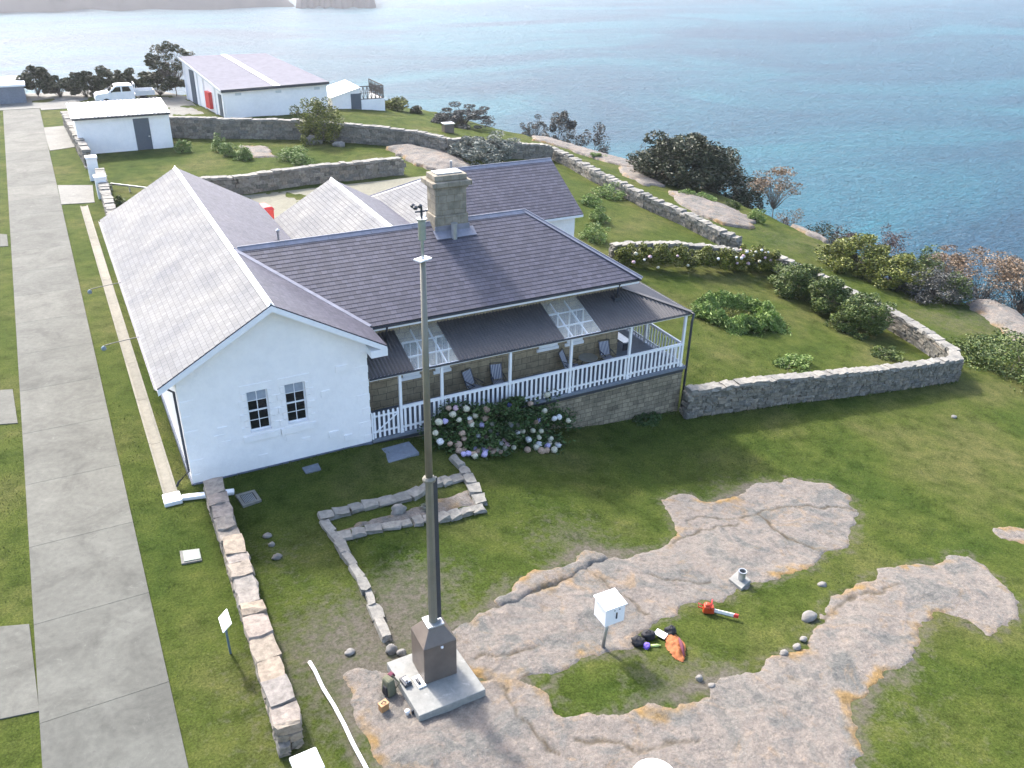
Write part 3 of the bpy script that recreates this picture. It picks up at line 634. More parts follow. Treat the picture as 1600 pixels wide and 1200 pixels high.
# verge boards, fascias, gutters
b = MB()
for s_, x1 in ((-1, -W_-E1), (1, E1)):
    b.slabpoly([(XA, -G1-.03, RZ-.03), (XA, -G1-.03, RZ-.3), (x1, -G1-.03, EZ-.3), (x1, -G1-.03, EZ-.03)], .03) if False else None
    b.add([(XA, -G1-.03, RZ-.04), (x1, -G1-.03, EZ-.04), (x1, -G1-.03, EZ-.26), (XA, -G1-.03, RZ-.26), (XA, -G1+.01, RZ-.04), (x1, -G1+.01, EZ-.04), (x1, -G1+.01, EZ-.26), (XA, -G1+.01, RZ-.26)],
          [(0,1,2,3),(7,6,5,4),(0,4,5,1),(3,2,6,7),(0,3,7,4),(1,5,6,2)])
    # soffit
    b.add([(XA, -G1+.012, RZ-.20), (x1, -G1+.012, EZ-.20), (x1, 0, EZ-.20), (XA, 0, RZ-.20)], [(0,1,2,3)])
b.build('barge_board', M['white'], ct)
b = MB(); b.box((.0, -G1-.02, EZ-.42), (E1+.02, .18, EZ-.12)); b.box((-W_-E1-.02, -G1-.02, EZ-.42), (-W_, .18, EZ-.12)) if False else None
b.build('boxed_eave_end', M['white'], ct, bevel=.01)
def gutter(p, q, m, r=.065, name='gutter'):
    b = MB(); p = Vector(p); q = Vector(q); d = (q-p).normalized(); s_ = d.cross(Vector((0,0,1))).normalized(); vs = []; n = 8
    for e in (p, q):
        for rr in (r, r-.012):
            for k in range(n+1): a = math.pi+math.pi*k/n; vs.append(e+s_*math.cos(a)*rr+Vector((0,0,math.sin(a)*rr)))
    N = n+1; fs = []
    for k in range(n): fs += [(k, k+1, 2*N+k+1, 2*N+k), (N+k+1, N+k, 3*N+k, 3*N+k+1)]
    fs += [(0, 2*N, 3*N, N), (n, N+n, 3*N+n, 2*N+n)]
    return b.add(vs, fs).build(name, m, ct)
b = MB(); b.box((E1+.05, VE+.05, EZ-.24), (UM-.05, VE+.09, EZ-.06)); b.box((UM-.09, VE+.09, EZ-.24), (UM-.05, VR-.1, EZ-.06)); b.build('fascia', M['white'], ct)
gutter((E1+.1, VE-.02, EZ-.06), (UM, VE-.02, EZ-.04), M['dkgrey'])
gutter((-W_-E1-.02, -.45, EZ-.03), (-W_-E1-.02, L1-.05, EZ-.03), M['lead'])
b = MB(); b.box((-W_-E1+.05, -.4, EZ-.2), (-W_-E1+.09, L1-.1, EZ-.05)); b.build('fascia', M['whitegrey'], ct)
def downpipe(pts, m=None, r=.045):
    b = MB(); b.tube(pts, r, 8); return b.build('downpipe', m or M['dkgrey'], ct, True)
downpipe([(-W_-E1, .1, EZ-.1), (-W_-.1, .1, EZ-.55), (-W_-.07, .1, .55), (-W_-.5, -.0, .25), (-W_-.58, -.05, .12)])
downpipe([(1.35, VE, EZ-.1), (1.35, VE+.1, EZ-.3), (1.35, 1.6, 3.6)])
downpipe([(12.55, VE, EZ-.1), (12.55, VE+.1, EZ-.3), (12.55, 1.55, 3.62)])
downpipe([(15.86, -.1, 2.85), (15.83, -.08, 2.4), (15.83, -.08, -2.45)], r=.06)
b = MB(); b.box((12.4, 1.42, 3.46), (12.75, 1.75, 3.62)); b.build('rain_head', M['dkgrey'], ct)
# floodlights on outriggers
for v in (4.3, 10.6):
    b = MB(); b.tube([(-W_-E1, v, EZ-.05), (-W_-E1-.9, v-.05, EZ-.1), (-W_-E1-1.25, v-.05, EZ-.15)], .016, 6); fo = b.build('lamp_arm', M['dkgrey'], ct)
    b = MB(); b.lathe((-W_-E1-1.3, v-.05, EZ-.3), [(.03, .14), (.09, .08), (.09, 0), (.07, -.03)], 10); b.build('lamp_head', M['signblue'], fo)
# main body, verandah
b = MB(); b.box((.002, 2.2, -2.6), (13.3, 9.6, 4.35)); b.build('stone_wall_face', M['sandstone'], ct)
def wwin(u0, u1, z0, z1, v=2.2):
    f = MB(); f.box((u0-.12, v-.05, z1), (u1+.12, v-.002, z1+.16)); f.box((u0, v-.03, z0), (u0+.08, v-.002, z1)); f.box((u1-.08, v-.03, z0), (u1, v-.002, z1)); f.box((u0+.08, v-.03, z1-.07), (u1-.08, v-.002, z1)); f.box((u0-.1, v-.08, z0-.14), (u1+.1, v-.002, z0))
    f.box(((u0+u1)/2-.02, v-.03, z0), ((u0+u1)/2+.02, v-.002, z1-.07)); f.box((u0+.08, v-.032, (z0+z1)/2-.03), (u1-.08, v-.003, (z0+z1)/2+.03))
    fo = f.build('window', M['white'], ct); p = MB(); p.box((u0+.08, v-.015, z0), (u1-.08, v-.004, z1-.07)); p.build('pane', M['glass'], fo)
def wdoor(u0, u1, v=2.2):
    f = MB(); f.box((u0-.1, v-.05, .16), (u0, v-.002, 2.3)); f.box((u1, v-.05, .16), (u1+.1, v-.002, 2.3)); f.box((u0-.2, v-.06, 2.3), (u1+.2, v-.002, 2.5)); fo = f.build('door', M['white'], ct)
    p = MB(); p.box((u0, v-.03, .16), (u1, v-.004, 2.3)); p.build('door_leaf', M['slateblue'], fo)
# window heads seen below the verandah roof: sills low on the wall
for x0, x1 in ((625, 657), (676, 704), (838, 872), (882, 911)):
    a = PV(x0, 590 if x0 < 650 else 578 if x0 < 700 else 545 if x0 < 860 else 535, 2.2); e = PV(x1, 586 if x0 < 650 else 572 if x0 < 700 else 538 if x0 < 860 else 529, 2.2)
    b = MB(); b.box((a[0], 2.1, 1.30), (e[0], 2.195, 1.44)); b.box((a[0]+.12, 2.14, 1.445), (e[0]-.05, 2.196, 1.62)); b.build('window_sill', M['white'], ct, bevel=.01)
    f = MB(); u0, u1 = a[0]+.14, e[0]-.07
    f.box((u0, 2.15, 1.62), (u0+.07, 2.197, 3.1)); f.box((u1-.07, 2.15, 1.62), (u1, 2.197, 3.1)); f.box((u0+.07, 2.15, 3.02), (u1-.07, 2.197, 3.1)); f.box((u0+.07, 2.16, 2.3), (u1-.07, 2.197, 2.36)); f.box(((u0+u1)/2-.015, 2.165, 1.62), ((u0+u1)/2+.015, 2.197, 3.02))
    fo = f.build('window', M['white'], ct); p = MB(); p.box((u0+.07, 2.18, 1.62), (u1-.07, 2.198, 3.02)); p.build('pane', M['glass'], fo)

# deck
b = MB(); b.box((.01, -.12, .0), (15.78, 2.199, .15)); b.box((13.301, 2.199, .0), (15.78, 9.6, .15)); b.build('verandah_floor', M['bluecon'], ct, bevel=.015)
b = MB(); b.box((.01, -.04, -.18), (15.70, -.0, -.002)); b.build('floor_edge_band', M['dkgrey'], ct)
b = MB(); b.box((.01, -.02, -3.0), (15.68, .5, -.181)); b.box((13.3, .5, -3.0), (15.68, 9.55, -.181)); b.build('foundation_wall', M['rubble_face'], ct)
# corrugated verandah roof
ZG, ZW, VW = 2.93, 3.72, 2.199
def corr(name, u0, u1, m, parent, amp=.028, pit=.155, side=False, poly=None):
    n = int((u1-u0)/pit*6); us = np.linspace(u0, u1, n+1); vs = []; fs = []; zz = amp*np.sin(2*math.pi*us/pit)
    for i, u in enumerate(us):
        k = max(0.0, (u-13.3)/(15.73-13.3)) ; vt = VW*(1-k)+(-.02)*k ; zt = ZG+(ZW-ZG)*(vt+.02)/(VW+.02)
        vs += [(u, -.06, ZG-.02+zz[i]), (u, max(vt, -.05), zt+zz[i])]
    for i in range(n): fs.append((2*i, 2*i+2, 2*i+3, 2*i+1))
    o = MB().add(vs, fs).build(name, m, parent); 
    so_ = o.modifiers.new('thick', 'SOLIDIFY'); so_.thickness = .006; return o
s1 = (PV(647, 571, 0)[0], PV(716, 558, 0)[0]); s2 = (PV(883, 521, 0)[0], PV(939, 510, 0)[0])
corr('verandah_roof', .02, s1[0], M['iron'], ct); corr('verandah_roof', s1[1], s2[0], M['iron'], ct); corr('verandah_roof', s2[1], 15.73, M['iron'], ct)
corr('translucent_roof_sheet', s1[0], s1[1], M['sheet'], ct); corr('translucent_roof_sheet', s2[0], s2[1], M['sheet'], ct)
b = MB(); vs = []; fs = []; n = 480
for i in range(n+1):
    v = -.03+9.6*i/n; z_ = .012*math.sin(2*math.pi*v/.1); k = min(1, max(0, (v+.02)/(VW+.02))); ut = 15.73-(15.73-13.3)*k
    vs += [(15.75, v, ZG-.01+z_), (ut, v, ZG+(ZW-ZG)*k+z_)]
for i in range(n): fs.append((2*i, 2*i+2, 2*i+3, 2*i+1))
o = b.add(vs, fs).build('verandah_roof', M['iron'], ct)
b = MB(); b.bar((15.75, -.05, ZG+.03), (13.3, VW, ZW+.03), .22, .03); b.build('hip_capping', M['iron'], ct)
gutter((.03, -.1, ZG-.03), (15.8, -.1, ZG-.03), M['dkgrey'], .06); gutter((15.82, -.1, ZG-.03), (15.82, 9.5, ZG-.03), M['dkgrey'], .06)
b = MB(); b.box((.05, -.02, ZG-.17), (15.72, .06, ZG-.05)); b.box((15.64, .06, ZG-.17), (15.72, 9.5, ZG-.05)); b.build('verandah_beam', M['white'], ct)
b = MB()
for u in np.arange(.4, 13.3, .75): b.bar((u, .06, ZG-.11), (u, 2.18, ZW-.12), .05, .08)
for v_ in (.75, 1.5): b.bar((.05, v_, ZG-.09+(ZW-ZG)*v_/VW+.0), (14.6-v_*.5, v_, ZG-.09+(ZW-ZG)*v_/VW), .06, .035)
b.build('verandah_rafters', M['white'], ct)
postu = [1.3, 3.12, 6.28, 9.3, 12.43, 15.5]
for u in postu:
    b = MB(); b.box((u-.055, -.05, .15), (u+.055, .06, ZG-.17)); b.box((u-.075, -.07, .15), (u+.075, .08, .3)); b.build('verandah_post', M['white'], ct)
for v_ in (2.9, 5.8, 9.2):
    b = MB(); b.box((15.45, v_-.055, .15), (15.56, v_+.055, ZG-.17)); b.build('verandah_post', M['white'], ct)
def railing(u0, u1, along='u', w=15.5):
    b = MB(); L = u1-u0; n = max(2, round(L/.225))
    T = (lambda x, y, z: (x, y, z)) if along == 'u' else (lambda x, y, z: (w-y, x, z))
    def bx(x0, y0, z0, x1, y1, z1):
        a = T(x0, y0, z0); c = T(x1, y1, z1); b.box((min(a[0], c[0]), min(a[1], c[1]), z0), (max(a[0], c[0]), max(a[1], c[1]), z1))
    bx(u0, -.045, 1.25, u1, .045, 1.37); bx(u0, -.02, .34, u1, .035, .42)
    for k in range(n):
        x = u0+(k+.5)*L/n; bx(x-.048, -.048, .18, x+.048, -.022, 1.248)
        a = T(x-.048, -.048, .18)
    b.build('picket_railing', M['white'], ct)
for a, e in zip(postu[:-1], postu[1:]): railing(a+.056, e-.056)
railing(.06, 2.84, 'v'); railing(2.96, 5.74, 'v'); railing(5.86, 9.14, 'v')
b = MB()
for k in range(6):
    x = .14+k*.2; b.box((x-.045, -.07, .18), (x+.045, -.045, 1.33)); b.lathe((x, -.057, 1.33), [(.045, 0), (.04, .03), (.0, .05)], 8, 1, .3)
b.box((.08, -.044, 1.12), (1.2, -.015, 1.2)); b.box((.08, -.044, .4), (1.2, -.015, .48)); b.bar((.1, -.085, .42), (1.18, -.085, 1.18), .07, .025)
b.build('picket_gate', M['white'], ct)
b = MB(); b.box((.02, -.08, .15), (.075, .02, 1.35)); b.build('gate_post', M['white'], ct)
# chimney
b = MB(); cu0, cu1, cv0, cv1 = 5.22, 6.72, 5.3, 6.25
def cb(e, z0, z1): b.box((cu0-e, cv0-e, z0), (cu1+e, cv1+e, z1))
cb(.06, 6.2, 7.3); cb(0, 7.3, 8.45); cb(.07, 8.45, 8.58); cb(.2, 8.58, 8.8); cb(.02, 8.8, 9.06)
ch = b.build('chimney', M['chimney'], ct, bevel=.03)
b = MB(); b.box((cu0+.15, cv0+.15, 9.06), (cu1-.15, cv1-.15, 9.12)); b.build('flue_cover', M['galv'], ch)
b = MB(); b.slabpoly([(cu0-.15, cv0-.45, RZ-(VM-cv0+.45)*.531+.06), (cu1+.3, cv0-.45, RZ-(VM-cv0+.45)*.531+.06), (cu1+.3, cv0, RZ-(VM-cv0)*.531+.1), (cu0-.15, cv0, RZ-(VM-cv0)*.531+.1)], .02); b.box((cu0-.08, cv0-.09, 6.3), (cu1+.1, cv0-.061, 6.85)); b.build('flashing', M['lead'], ch)
b = MB(); b.tube([(5.93, 4.9, 6.3), (5.93, 4.9, 7.0)], .13, 12); b.lathe((5.93, 4.9, 7.0), [(.16, 0), (.16, .03), (.05, .06)], 12); b.build('roof_vent', M['galv'], ct)
# rear wings
def P2(px, py, z): return tuple(PZ(px, py, z))
def rearwing(u, v0, v1, zr, ze, hw, wall=M['render']):
    slates('roof', [(u-hw, v0, ze), (u, v0, zr), (u, v1, zr), (u-hw, v1, ze)], M['slate_sunlit'], ct); slates('roof', [(u, v0, zr), (u+hw, v0, ze), (u+hw, v1, ze), (u, v1, zr)], M['slate'], ct)
    cap('ridge_capping', (u, v0, zr), (u, v1, zr), M['lead_white'], ct, .3, .15)
    b = MB(); b.box((u-hw+.35, v0, -.2), (u+hw-.35, v1-.4, ze)); b.add([(u-hw+.35, v1-.4, ze), (u+hw-.35, v1-.4, ze), (u, v1-.4, zr-.15)], [(0, 2, 1)]); b.build('wall', wall, ct)
    b = MB()
    for s_ in (-1, 1): b.bar((u, v1, zr-.12), (u+s_*hw, v1, ze-.12), .03, .2)
    b.build('barge_board', M['white'], ct)
r2 = PZ(517, 279, 6.1); r2l = PZ(410, 327, 4.05)
rearwing(r2[0], VM+1.0, r2[1], 6.1, 4.2, r2[0]-r2l[0] if 2.5 < r2[0]-r2l[0] < 5 else 3.6)
r3 = PZ(705, 265, 6.5); r3r = PZ(860, 248, 6.5)
v3 = r3[1]; HW3 = 3.9; e3 = 4.25; ul = r3[0]-HW3; ur3 = r3r[0]
slates('roof', [(r3[0], v3, 6.5), (ul, v3-HW3, e3), (ur3, v3-HW3, e3), (ur3, v3, 6.5)], M['slate'], ct)
slates('roof', [(r3[0], v3, 6.5), (ul, v3+HW3, e3), (ul, v3-HW3, e3)], M['slate_sunlit'], ct)
slates('roof', [(r3[0], v3, 6.5), (ur3, v3, 6.5), (ur3, v3+HW3, e3), (ul, v3+HW3, e3)], M['slate'], ct)
cap('ridge_capping', (r3[0], v3, 6.5), (ur3, v3, 6.5), M['lead'], ct, .34, .14)
cap('hip_capping', (r3[0], v3, 6.5), (ul, v3-HW3, e3), M['lead_white'], ct, .3, .1); cap('hip_capping', (r3[0], v3, 6.5), (ul, v3+HW3, e3), M['lead'], ct, .3, .1)
b = MB(); b.box((ul+.4, v3-HW3+.4, -.6), (ur3-.3, v3+HW3-.4, e3)); b.add([(ur3-.3, v3-HW3+.4, e3), (ur3-.3, v3+HW3-.4, e3), (ur3-.3, v3, 6.3)], [(0, 1, 2)]); b.build('wall', M['render'], ct)
b = MB(); b.box((ul, v3-HW3+.0, e3-.16), (ur3, v3-HW3+.04, e3-.03)); b.build('fascia', M['white'], ct)
b = MB(); b.tube([(r3[0]-.1, v3-.2, 6.3), (r3[0]-.1, v3-.2, 7.05)], .07, 8); b.build('vent_pipe', M['galv'], ct)
# low linking roof between the rear wings
b = MB(); lk0, lk1 = r2[0]+3.2, ul+.6; b.slabpoly([(r2[0]+2.4, VR-.6, 4.0), (ul+2.2, VR-.6, 4.0), (ul+2.2, v3+1.5, 4.3), (r2[0]+2.4, v3+1.5, 4.3)], .06); b.build('link_roof', M['iron_white'], ct)
# vent pipe near the first valley
q = PZ(435, 372, 5.1); b = MB(); b.tube([(q[0], q[1], 4.2), (q[0], q[1], 5.4)], .06, 8); b.lathe((q[0], q[1], 5.4), [(.1, 0), (.1, .1), (.03, .16)], 8); b.build('vent_pipe', M['galv'], ct)
# courtyard paving, red awning
cy = tiles('courtyard', [[(.7, 19.5), (18.5, 19.5), (18.5, 37.8), (.7, 37.8)]], M['court'], .06, .3)
q = PZ(405, 321, 2.2); rb = empty('red_bin', (q[0], q[1], 0), 'red lidded bin in the courtyard, only its top showing between two slate roofs', 'bin')
b = MB(); b.cbox((q[0], q[1], 1.0), (1.3, 1.1, 1.9), .2, 1.1); b.build('body', M['red'], rb, bevel=.04); b = MB(); b.cbox((q[0], q[1], 2.06), (1.55, 1.35, .2), .2, .8); b.build('lid', M['red'], rb, bevel=.03)
# ---------------------------------------------------------------- verandah furniture
def deck_chair(px, py, rz, label):
    p = PZ(px, py, .55); p[1] = min(max(p[1], .45), 1.6)
    t = empty('deck_chair', (p[0], p[1], .15), label, 'chair', 'striped chairs on the verandah'); t.rotation_euler[2] = rz
    L = np.array([p[0], p[1], .15])
    def bb(name, fn, m):
        b = MB(); fn(b); b.v = [tuple(np.array(v)+L) for v in b.v]; return b.build(name, m, t)
    bb('seat', lambda b: b.slabpoly([(-.25, -.28, .44), (.25, -.28, .44), (.25, .24, .38), (-.25, .24, .38)], .03), M['stripe'])
    bb('backrest', lambda b: b.slabpoly([(-.25, .24, .42), (.25, .24, .42), (.25, .52, 1.02), (-.25, .52, 1.02)], .03), M['stripe'])
    def fr(b):
        for s_ in (-.28, .28):
            b.tube([(s_, -.34, 0), (s_, .05, .4), (s_, .3, .6)], .013, 6); b.tube([(s_, .42, 0), (s_, .0, .42), (s_, -.25, .62)], .013, 6); b.tube([(s_, .22, .38), (s_, .55, 1.08)], .013, 6); b.bar((s_, -.3, .63), (s_, .34, .66), .04, .02)
        b.tube([(-.28, .55, 1.08), (.28, .55, 1.08)], .013, 6)
    bb('frame', fr, M['dkgrey']); return t
deck_chair(737, 600, .35, 'blue and white striped folding chair, leftmost of the verandah chairs')
deck_chair(772, 590, -.2, 'upright blue and white striped chair beside the third verandah post')
deck_chair(880, 562, .7, 'striped folding chair left of the round verandah table, half behind a post')
deck_chair(938, 550, -.1, 'striped chair with a round back right of the round verandah table')
p = PZ(905, 549, .8); p[1] = min(p[1], 1.5); t = empty('round_table', (p[0], p[1], .15), 'round glass topped table between the striped verandah chairs', 'table')
b = MB(); b.lathe((p[0], p[1], .82), [(.45, 0), (.45, .03)], 24); b.build('table_top', M['galv'], t)
for k in range(3):
    a = k*2.1; b = MB(); b.tube([(p[0]+.38*math.cos(a), p[1]+.38*math.sin(a), .15), (p[0]+.2*math.cos(a), p[1]+.2*math.sin(a), .82)], .018, 6); b.build('leg', M['dkgrey'], t)
t = empty('outdoor_bench', (14.3, 3.0, .15), 'plain grey bench at the far corner of the verandah floor', 'bench')
b = MB(); b.box((13.9, 2.5, .55), (14.4, 3.7, .62)); b.build('seat', M['galv'], t)
for yy in (2.6, 3.6):
    b = MB(); b.box((13.95, yy-.03, .15), (14.35, yy+.03, .55)); b.build('leg', M['dkgrey'], t)
# ---------------------------------------------------------------- mast
sc = np.array([-2.42, -12.32])
A_, B_, C_ = PZ(655, 1119, .3), PZ(759, 1077, .3), PZ(604, 1035, .3)
b = MB(); D_ = B_+C_-A_; quad = [tuple(A_[:2]), tuple(B_[:2]), tuple(D_[:2]), tuple(C_[:2])]
sg = b; b.prism(quad, -.3, .3); sl_ = b.build('mast_slab', M['slabpale'], bevel=.02); tag(sl_, 'pale concrete slab carrying the brown mast on the rock', 'slab')
p0, p1, p2 = PZ(664, 1070, .3), PZ(714, 1052, .3), PZ(652, 1049, .3)
mast = empty('mast', (sc[0], sc[1], .3), 'tall bronze brown instrument mast on a boxed metal plinth', 'mast')
wx = (p1-p0)[:2]; hx = np.hypot(*wx); ex = wx/hx; ey = np.array([-ex[1], ex[0]]); hw2 = hx/2; cc = p0[:2]+ex*hw2+ey*hw2
zt = .3+hgt(663, 1016, p0)
mast.location = (cc[0], cc[1], .3)
b = MB(); q = [cc+ex*a*hw2+ey*c*hw2 for a, c in ((-1,-1),(1,-1),(1,1),(-1,1))]; b.prism([tuple(x) for x in q], .3, zt)
q3 = [cc+ex*a*hw2*.42+ey*c*hw2*.42 for a, c in ((-1,-1),(1,-1),(1,1),(-1,1))]
zs_ = zt+.42; vs = [(*x, zt+.002) for x in q]+[(*x, zs_) for x in q3]; b.add(vs, [(0,1,5,4),(1,2,6,5),(2,3,7,6),(3,0,4,7),(4,5,6,7)]); pb = b.build('plinth', M['plinthbrown'], mast, bevel=.012)
b = MB(); b.lathe((*(p0[:2]+ex*hw2*1.1-ey*.01), zt-.12), [(.0, 0), (.04, .0), (.04, .05), (0, .05)], 8); b.build('lock', M['white'], pb)
b = MB(); q4 = [cc+ex*a*hw2*.5+ey*c*hw2*.5 for a, c in ((-1,-1),(1,-1),(1,1),(-1,1))]; b.prism([tuple(x) for x in q4], zs_, zs_+.05); b.build('base_flange', M['galv'], mast, bevel=.01)
zc = 6.9; ztop = PV(668, 405, cc[1])[2]; z2 = PV(667, 345, cc[1])[2]
b = MB(); b.tube([(*cc, zs_+.05), (*cc, 6.6)], [.128, .105], 8); b.build('lower_pole', M['pole'], mast, bevel=0)
r_ = (cc+ex*.15); b = MB(); b.bar((*r_, zs_+.1), (*(cc+ex*.12), 6.65), .07, .16); b.build('cable_duct', M['dkgrey'], mast)
b = MB(); b.lathe((*cc, 6.6), [(.17, 0), (.17, .06), (.12, .12)], 12); b.build('joint_collar', M['pole'], mast)
b = MB(); b.tube([(*cc, 6.7), (*cc, ztop)], [.095, .064], 10); b.build('upper_pole', M['pole'], mast, True)
b = MB(); b.cbox((*cc, ztop+.02), (.34, .22, .03), .4); b.build('top_plate', M['white'], mast)
b = MB(); b.tube([(*cc, ztop), (*cc, z2-.15)], .035, 8); b.build('spigot', M['galv'], mast)
b = MB(); b.lathe((*cc, z2-.4), [(.085, 0), (.085, .42), (.12, .45), (.12, .47)], 12); b.build('sensor_body', M['galv'], mast)
b = MB(); b.tube([(*cc, z2+.05), (*cc, z2+.3)], .025, 6); b.tube([(*(cc-ex*.14), z2+.22), (*(cc+ex*.14), z2+.22)], .02, 6)
for k in range(3):
    a = k*2.09; b.lathe((cc[0]-.12+.09*math.cos(a), cc[1]+.09*math.sin(a), z2+.28), [(.0, 0), (.05, .03), (.055, .07), (.02, .1)], 8)
b.build('anemometer', M['dkgrey'], mast)
# things lying round the mast
def place(p, z): return np.array([p[0], p[1], z])
def kitbox(px, py, z, dims, rz, m, name, label, cat, tilt=(0,0), taper=1, bevel=.015, extra=None):
    p = PZ(px, py, z) if z is not None else P(px, py); t = empty(name, p, label, cat)
    b = MB(); b.cbox((p[0], p[1], p[2]+dims[2]/2), dims, rz, taper, tilt); b.build('body', M[m], t, bevel=bevel)
    if extra: extra(p, t)
    return t
AZ = math.atan2(ex[1], ex[0])
def camx(p, t):
    b = MB(); b.cbox((p[0]+.02, p[1]-.02, p[2]+.13), (.14, .2, .05), AZ+.2); b.build('lid', M['white'], t, bevel=.01); b = MB(); b.lathe((p[0], p[1]-.09, p[2]+.12), [(.04, 0), (.04, .06)], 8); b.build('knob', M['dkgrey'], t)
kitbox(634, 1067, .3, (.22, .34, .1), AZ+.15, 'dkgrey', 'instrument_case', 'small dark and white instrument case at the left edge of the mast slab', 'case', extra=camx)
def tray(p, t):
    b = MB(); b.cbox((p[0]-.04, p[1]-.02, p[2]+.09), (.09, .24, .06), AZ+.1, .7); b.build('tool', M['dkgrey'], t, bevel=.01)
kitbox(655, 1066, .3, (.24, .46, .05), AZ+.1, 'paper', 'tool_tray', 'white tray holding a black tool beside the mast plinth', 'tray', extra=tray)
def bpx(p, t):
    b = MB(); b.cbox((p[0]-.12, p[1]-.06, p[2]+.2), (.1, .25, .3), .3, .7); b.build('pocket', M['black'], t, bevel=.04)
    b = MB(); b.tube([(p[0]+.1, p[1]-.1, p[2]+.1), (p[0]+.28, p[1]-.12, p[2]+.35), (p[0]+.12, p[1]+.05, p[2]+.55)], .02, 6); b.build('strap', M['olive'], t)
    b = MB(); b.cbox((p[0]+.12, p[1]+.12, p[2]+.5), (.2, .2, .12), .5, .7); b.build('lid', M['pinkdk'], t, bevel=.03)
kitbox(608, 1082, None, (.3, .42, .55), .3, 'olive', 'backpack', 'olive backpack leaning at the left side of the mast slab', 'backpack', taper=.75, bevel=.07, extra=bpx)
def wbx(p, t):
    b = MB(); b.cbox((p[0], p[1], p[2]+.27), (.26, .2, .03), .25); b.build('lid', M['wood'], t, bevel=.008); b = MB(); b.tube([(p[0]-.07, p[1], p[2]+.28), (p[0], p[1], p[2]+.35), (p[0]+.07, p[1], p[2]+.28)], .012, 6); b.build('handle', M['dkgrey'], t)
kitbox(600, 1110, None, (.24, .18, .26), .25, 'wood', 'wooden_box', 'small orange brown wooden box on the rock beside the backpack', 'box', extra=wbx)
def cup(px, py, label, m, r=.05, h=.12):
    p = P(px, py); b = MB(); b.lathe((p[0], p[1], p[2]+.05), [(r*.8, 0), (r, h), (r*1.1, h+.01)], 10); tag(b.build('cup', M[m], None, True), label, 'cup')
cup(637, 1118, 'white cup on the rock by the front corner of the mast slab', 'white', .07); cup(645, 1117, 'small dark cup beside the white cup at the slab corner', 'dkgrey', .045)
# orange saw, bags
def ground_thing(px, py): return P(px, py)+np.array([0, 0, .04])
p = ground_thing(1106, 957); t = empty('chainsaw', p, 'orange chainsaw with a white bar and red tip lying on the grass', 'chainsaw')
e = P(1150, 968)-P(1106, 957); a = math.atan2(e[1], e[0]); dx = np.array([math.cos(a), math.sin(a)])
b = MB(); b.cbox((p[0], p[1], p[2]+.14), (.38, .28, .26), a+.2, .82); b.cbox((p[0]-.05*dx[0], p[1]-.05*dx[1], p[2]+.3), (.2, .22, .08), a+.2, .7); b.build('body', M['orange'], t, bevel=.04)
b = MB(); nrm = np.array([-dx[1], dx[0]])
b.tube([(*(p[:2]+dx*.05+nrm*.14), p[2]+.2), (*(p[:2]+dx*.08+nrm*.12), p[2]+.42), (*(p[:2]+dx*.08-nrm*.12), p[2]+.42), (*(p[:2]+dx*.05-nrm*.14), p[2]+.2)], .022, 6); b.tube([(*(p[:2]-dx*.15), p[2]+.2), (*(p[:2]-dx*.34), p[2]+.26), (*(p[:2]-dx*.32), p[2]+.1), (*(p[:2]-dx*.15), p[2]+.08)], .022, 6); b.build('handle', M['red'], t, True)
b = MB(); b.bar((*(p[:2]+dx*.18), p[2]+.1), (*(p[:2]+dx*.82), p[2]+.08), .03, .13); b.build('guide_bar', M['paper'], t); b = MB(); b.bar((*(p[:2]+dx*.18), p[2]+.03), (*(p[:2]+dx*.82), p[2]+.01), .04, .02); b.build('chain', M['dkgrey'], t)
b = MB(); b.cbox((*(p[:2]+dx*.88), p[2]+.08), (.16, .08, .14), a, .9); b.build('bar_tip', M['red'], t, bevel=.02)
def blob(name, px, py, dims, m, label, cat, rz=0, seed=0, parent=None, off=(0,0,0), n=(14, 9)):
    p = P(px, py)+np.array(off) if parent is None else np.array(parent_loc(parent))+np.array(off); vs = []; c_, s_ = math.cos(rz), math.sin(rz)
    for i in range(n[1]+1):
        ph = math.pi*i/n[1]-math.pi/2
        for k in range(n[0]):
            th = 2*math.pi*k/n[0]; d = np.array([math.cos(ph)*math.cos(th), math.cos(ph)*math.sin(th), math.sin(ph)]); sgn = np.sign(d)*np.abs(d)**.7
            r = 1+.5*float(fbm(np.array([d[0]*1.7+seed]), np.array([d[1]*1.7+d[2]*2]))[0]); x, y, z = sgn*r*np.array(dims)/2
            vs.append((p[0]+x*c_-y*s_, p[1]+x*s_+y*c_, p[2]+dims[2]*.45+z))
    fs = [(i*n[0]+k, i*n[0]+(k+1) % n[0], (i+1)*n[0]+(k+1) % n[0], (i+1)*n[0]+k) for i in range(n[1]) for k in range(n[0])]
    o = MB().add(vs, fs).build(name, M[m], parent, True)
    if label: tag(o, label, cat)
    return o
def bagthing(name, px, py, dims, m, label, cat, rz=0, seed=0):
    p = P(px, py); t = empty(name, p, label, cat); blob('body', px, py, dims, m, None, None, rz, seed, t)
    b = MB(); c_, s_ = math.cos(rz), math.sin(rz); h = dims[2]*.9
    b.tube([(p[0]-.1*c_, p[1]-.1*s_, p[2]+h), (p[0], p[1], p[2]+h+.09), (p[0]+.1*c_, p[1]+.1*s_, p[2]+h)], .014, 6); b.build('strap', M['black'], t); return t
bagthing('bag', 996, 1006, (.36, .34, .26), 'black', 'black soft bag, leftmost of the bags on the grass', 'bag', .2, 1)
bagthing('bag', 1012, 997, (.44, .32, .26), 'black', 'larger black bag between the leftmost bag and the white paper', 'bag', -.2, 7)
bagthing('bag', 1047, 990, (.36, .3, .26), 'black', 'black camera bag behind the orange jacket', 'bag', .3, 4)
tag(blob('pouch', 1010, 1012, (.24, .2, .16), 'purple', '', '', .3, 3), 'small purple pouch in front of the black bags', 'pouch')
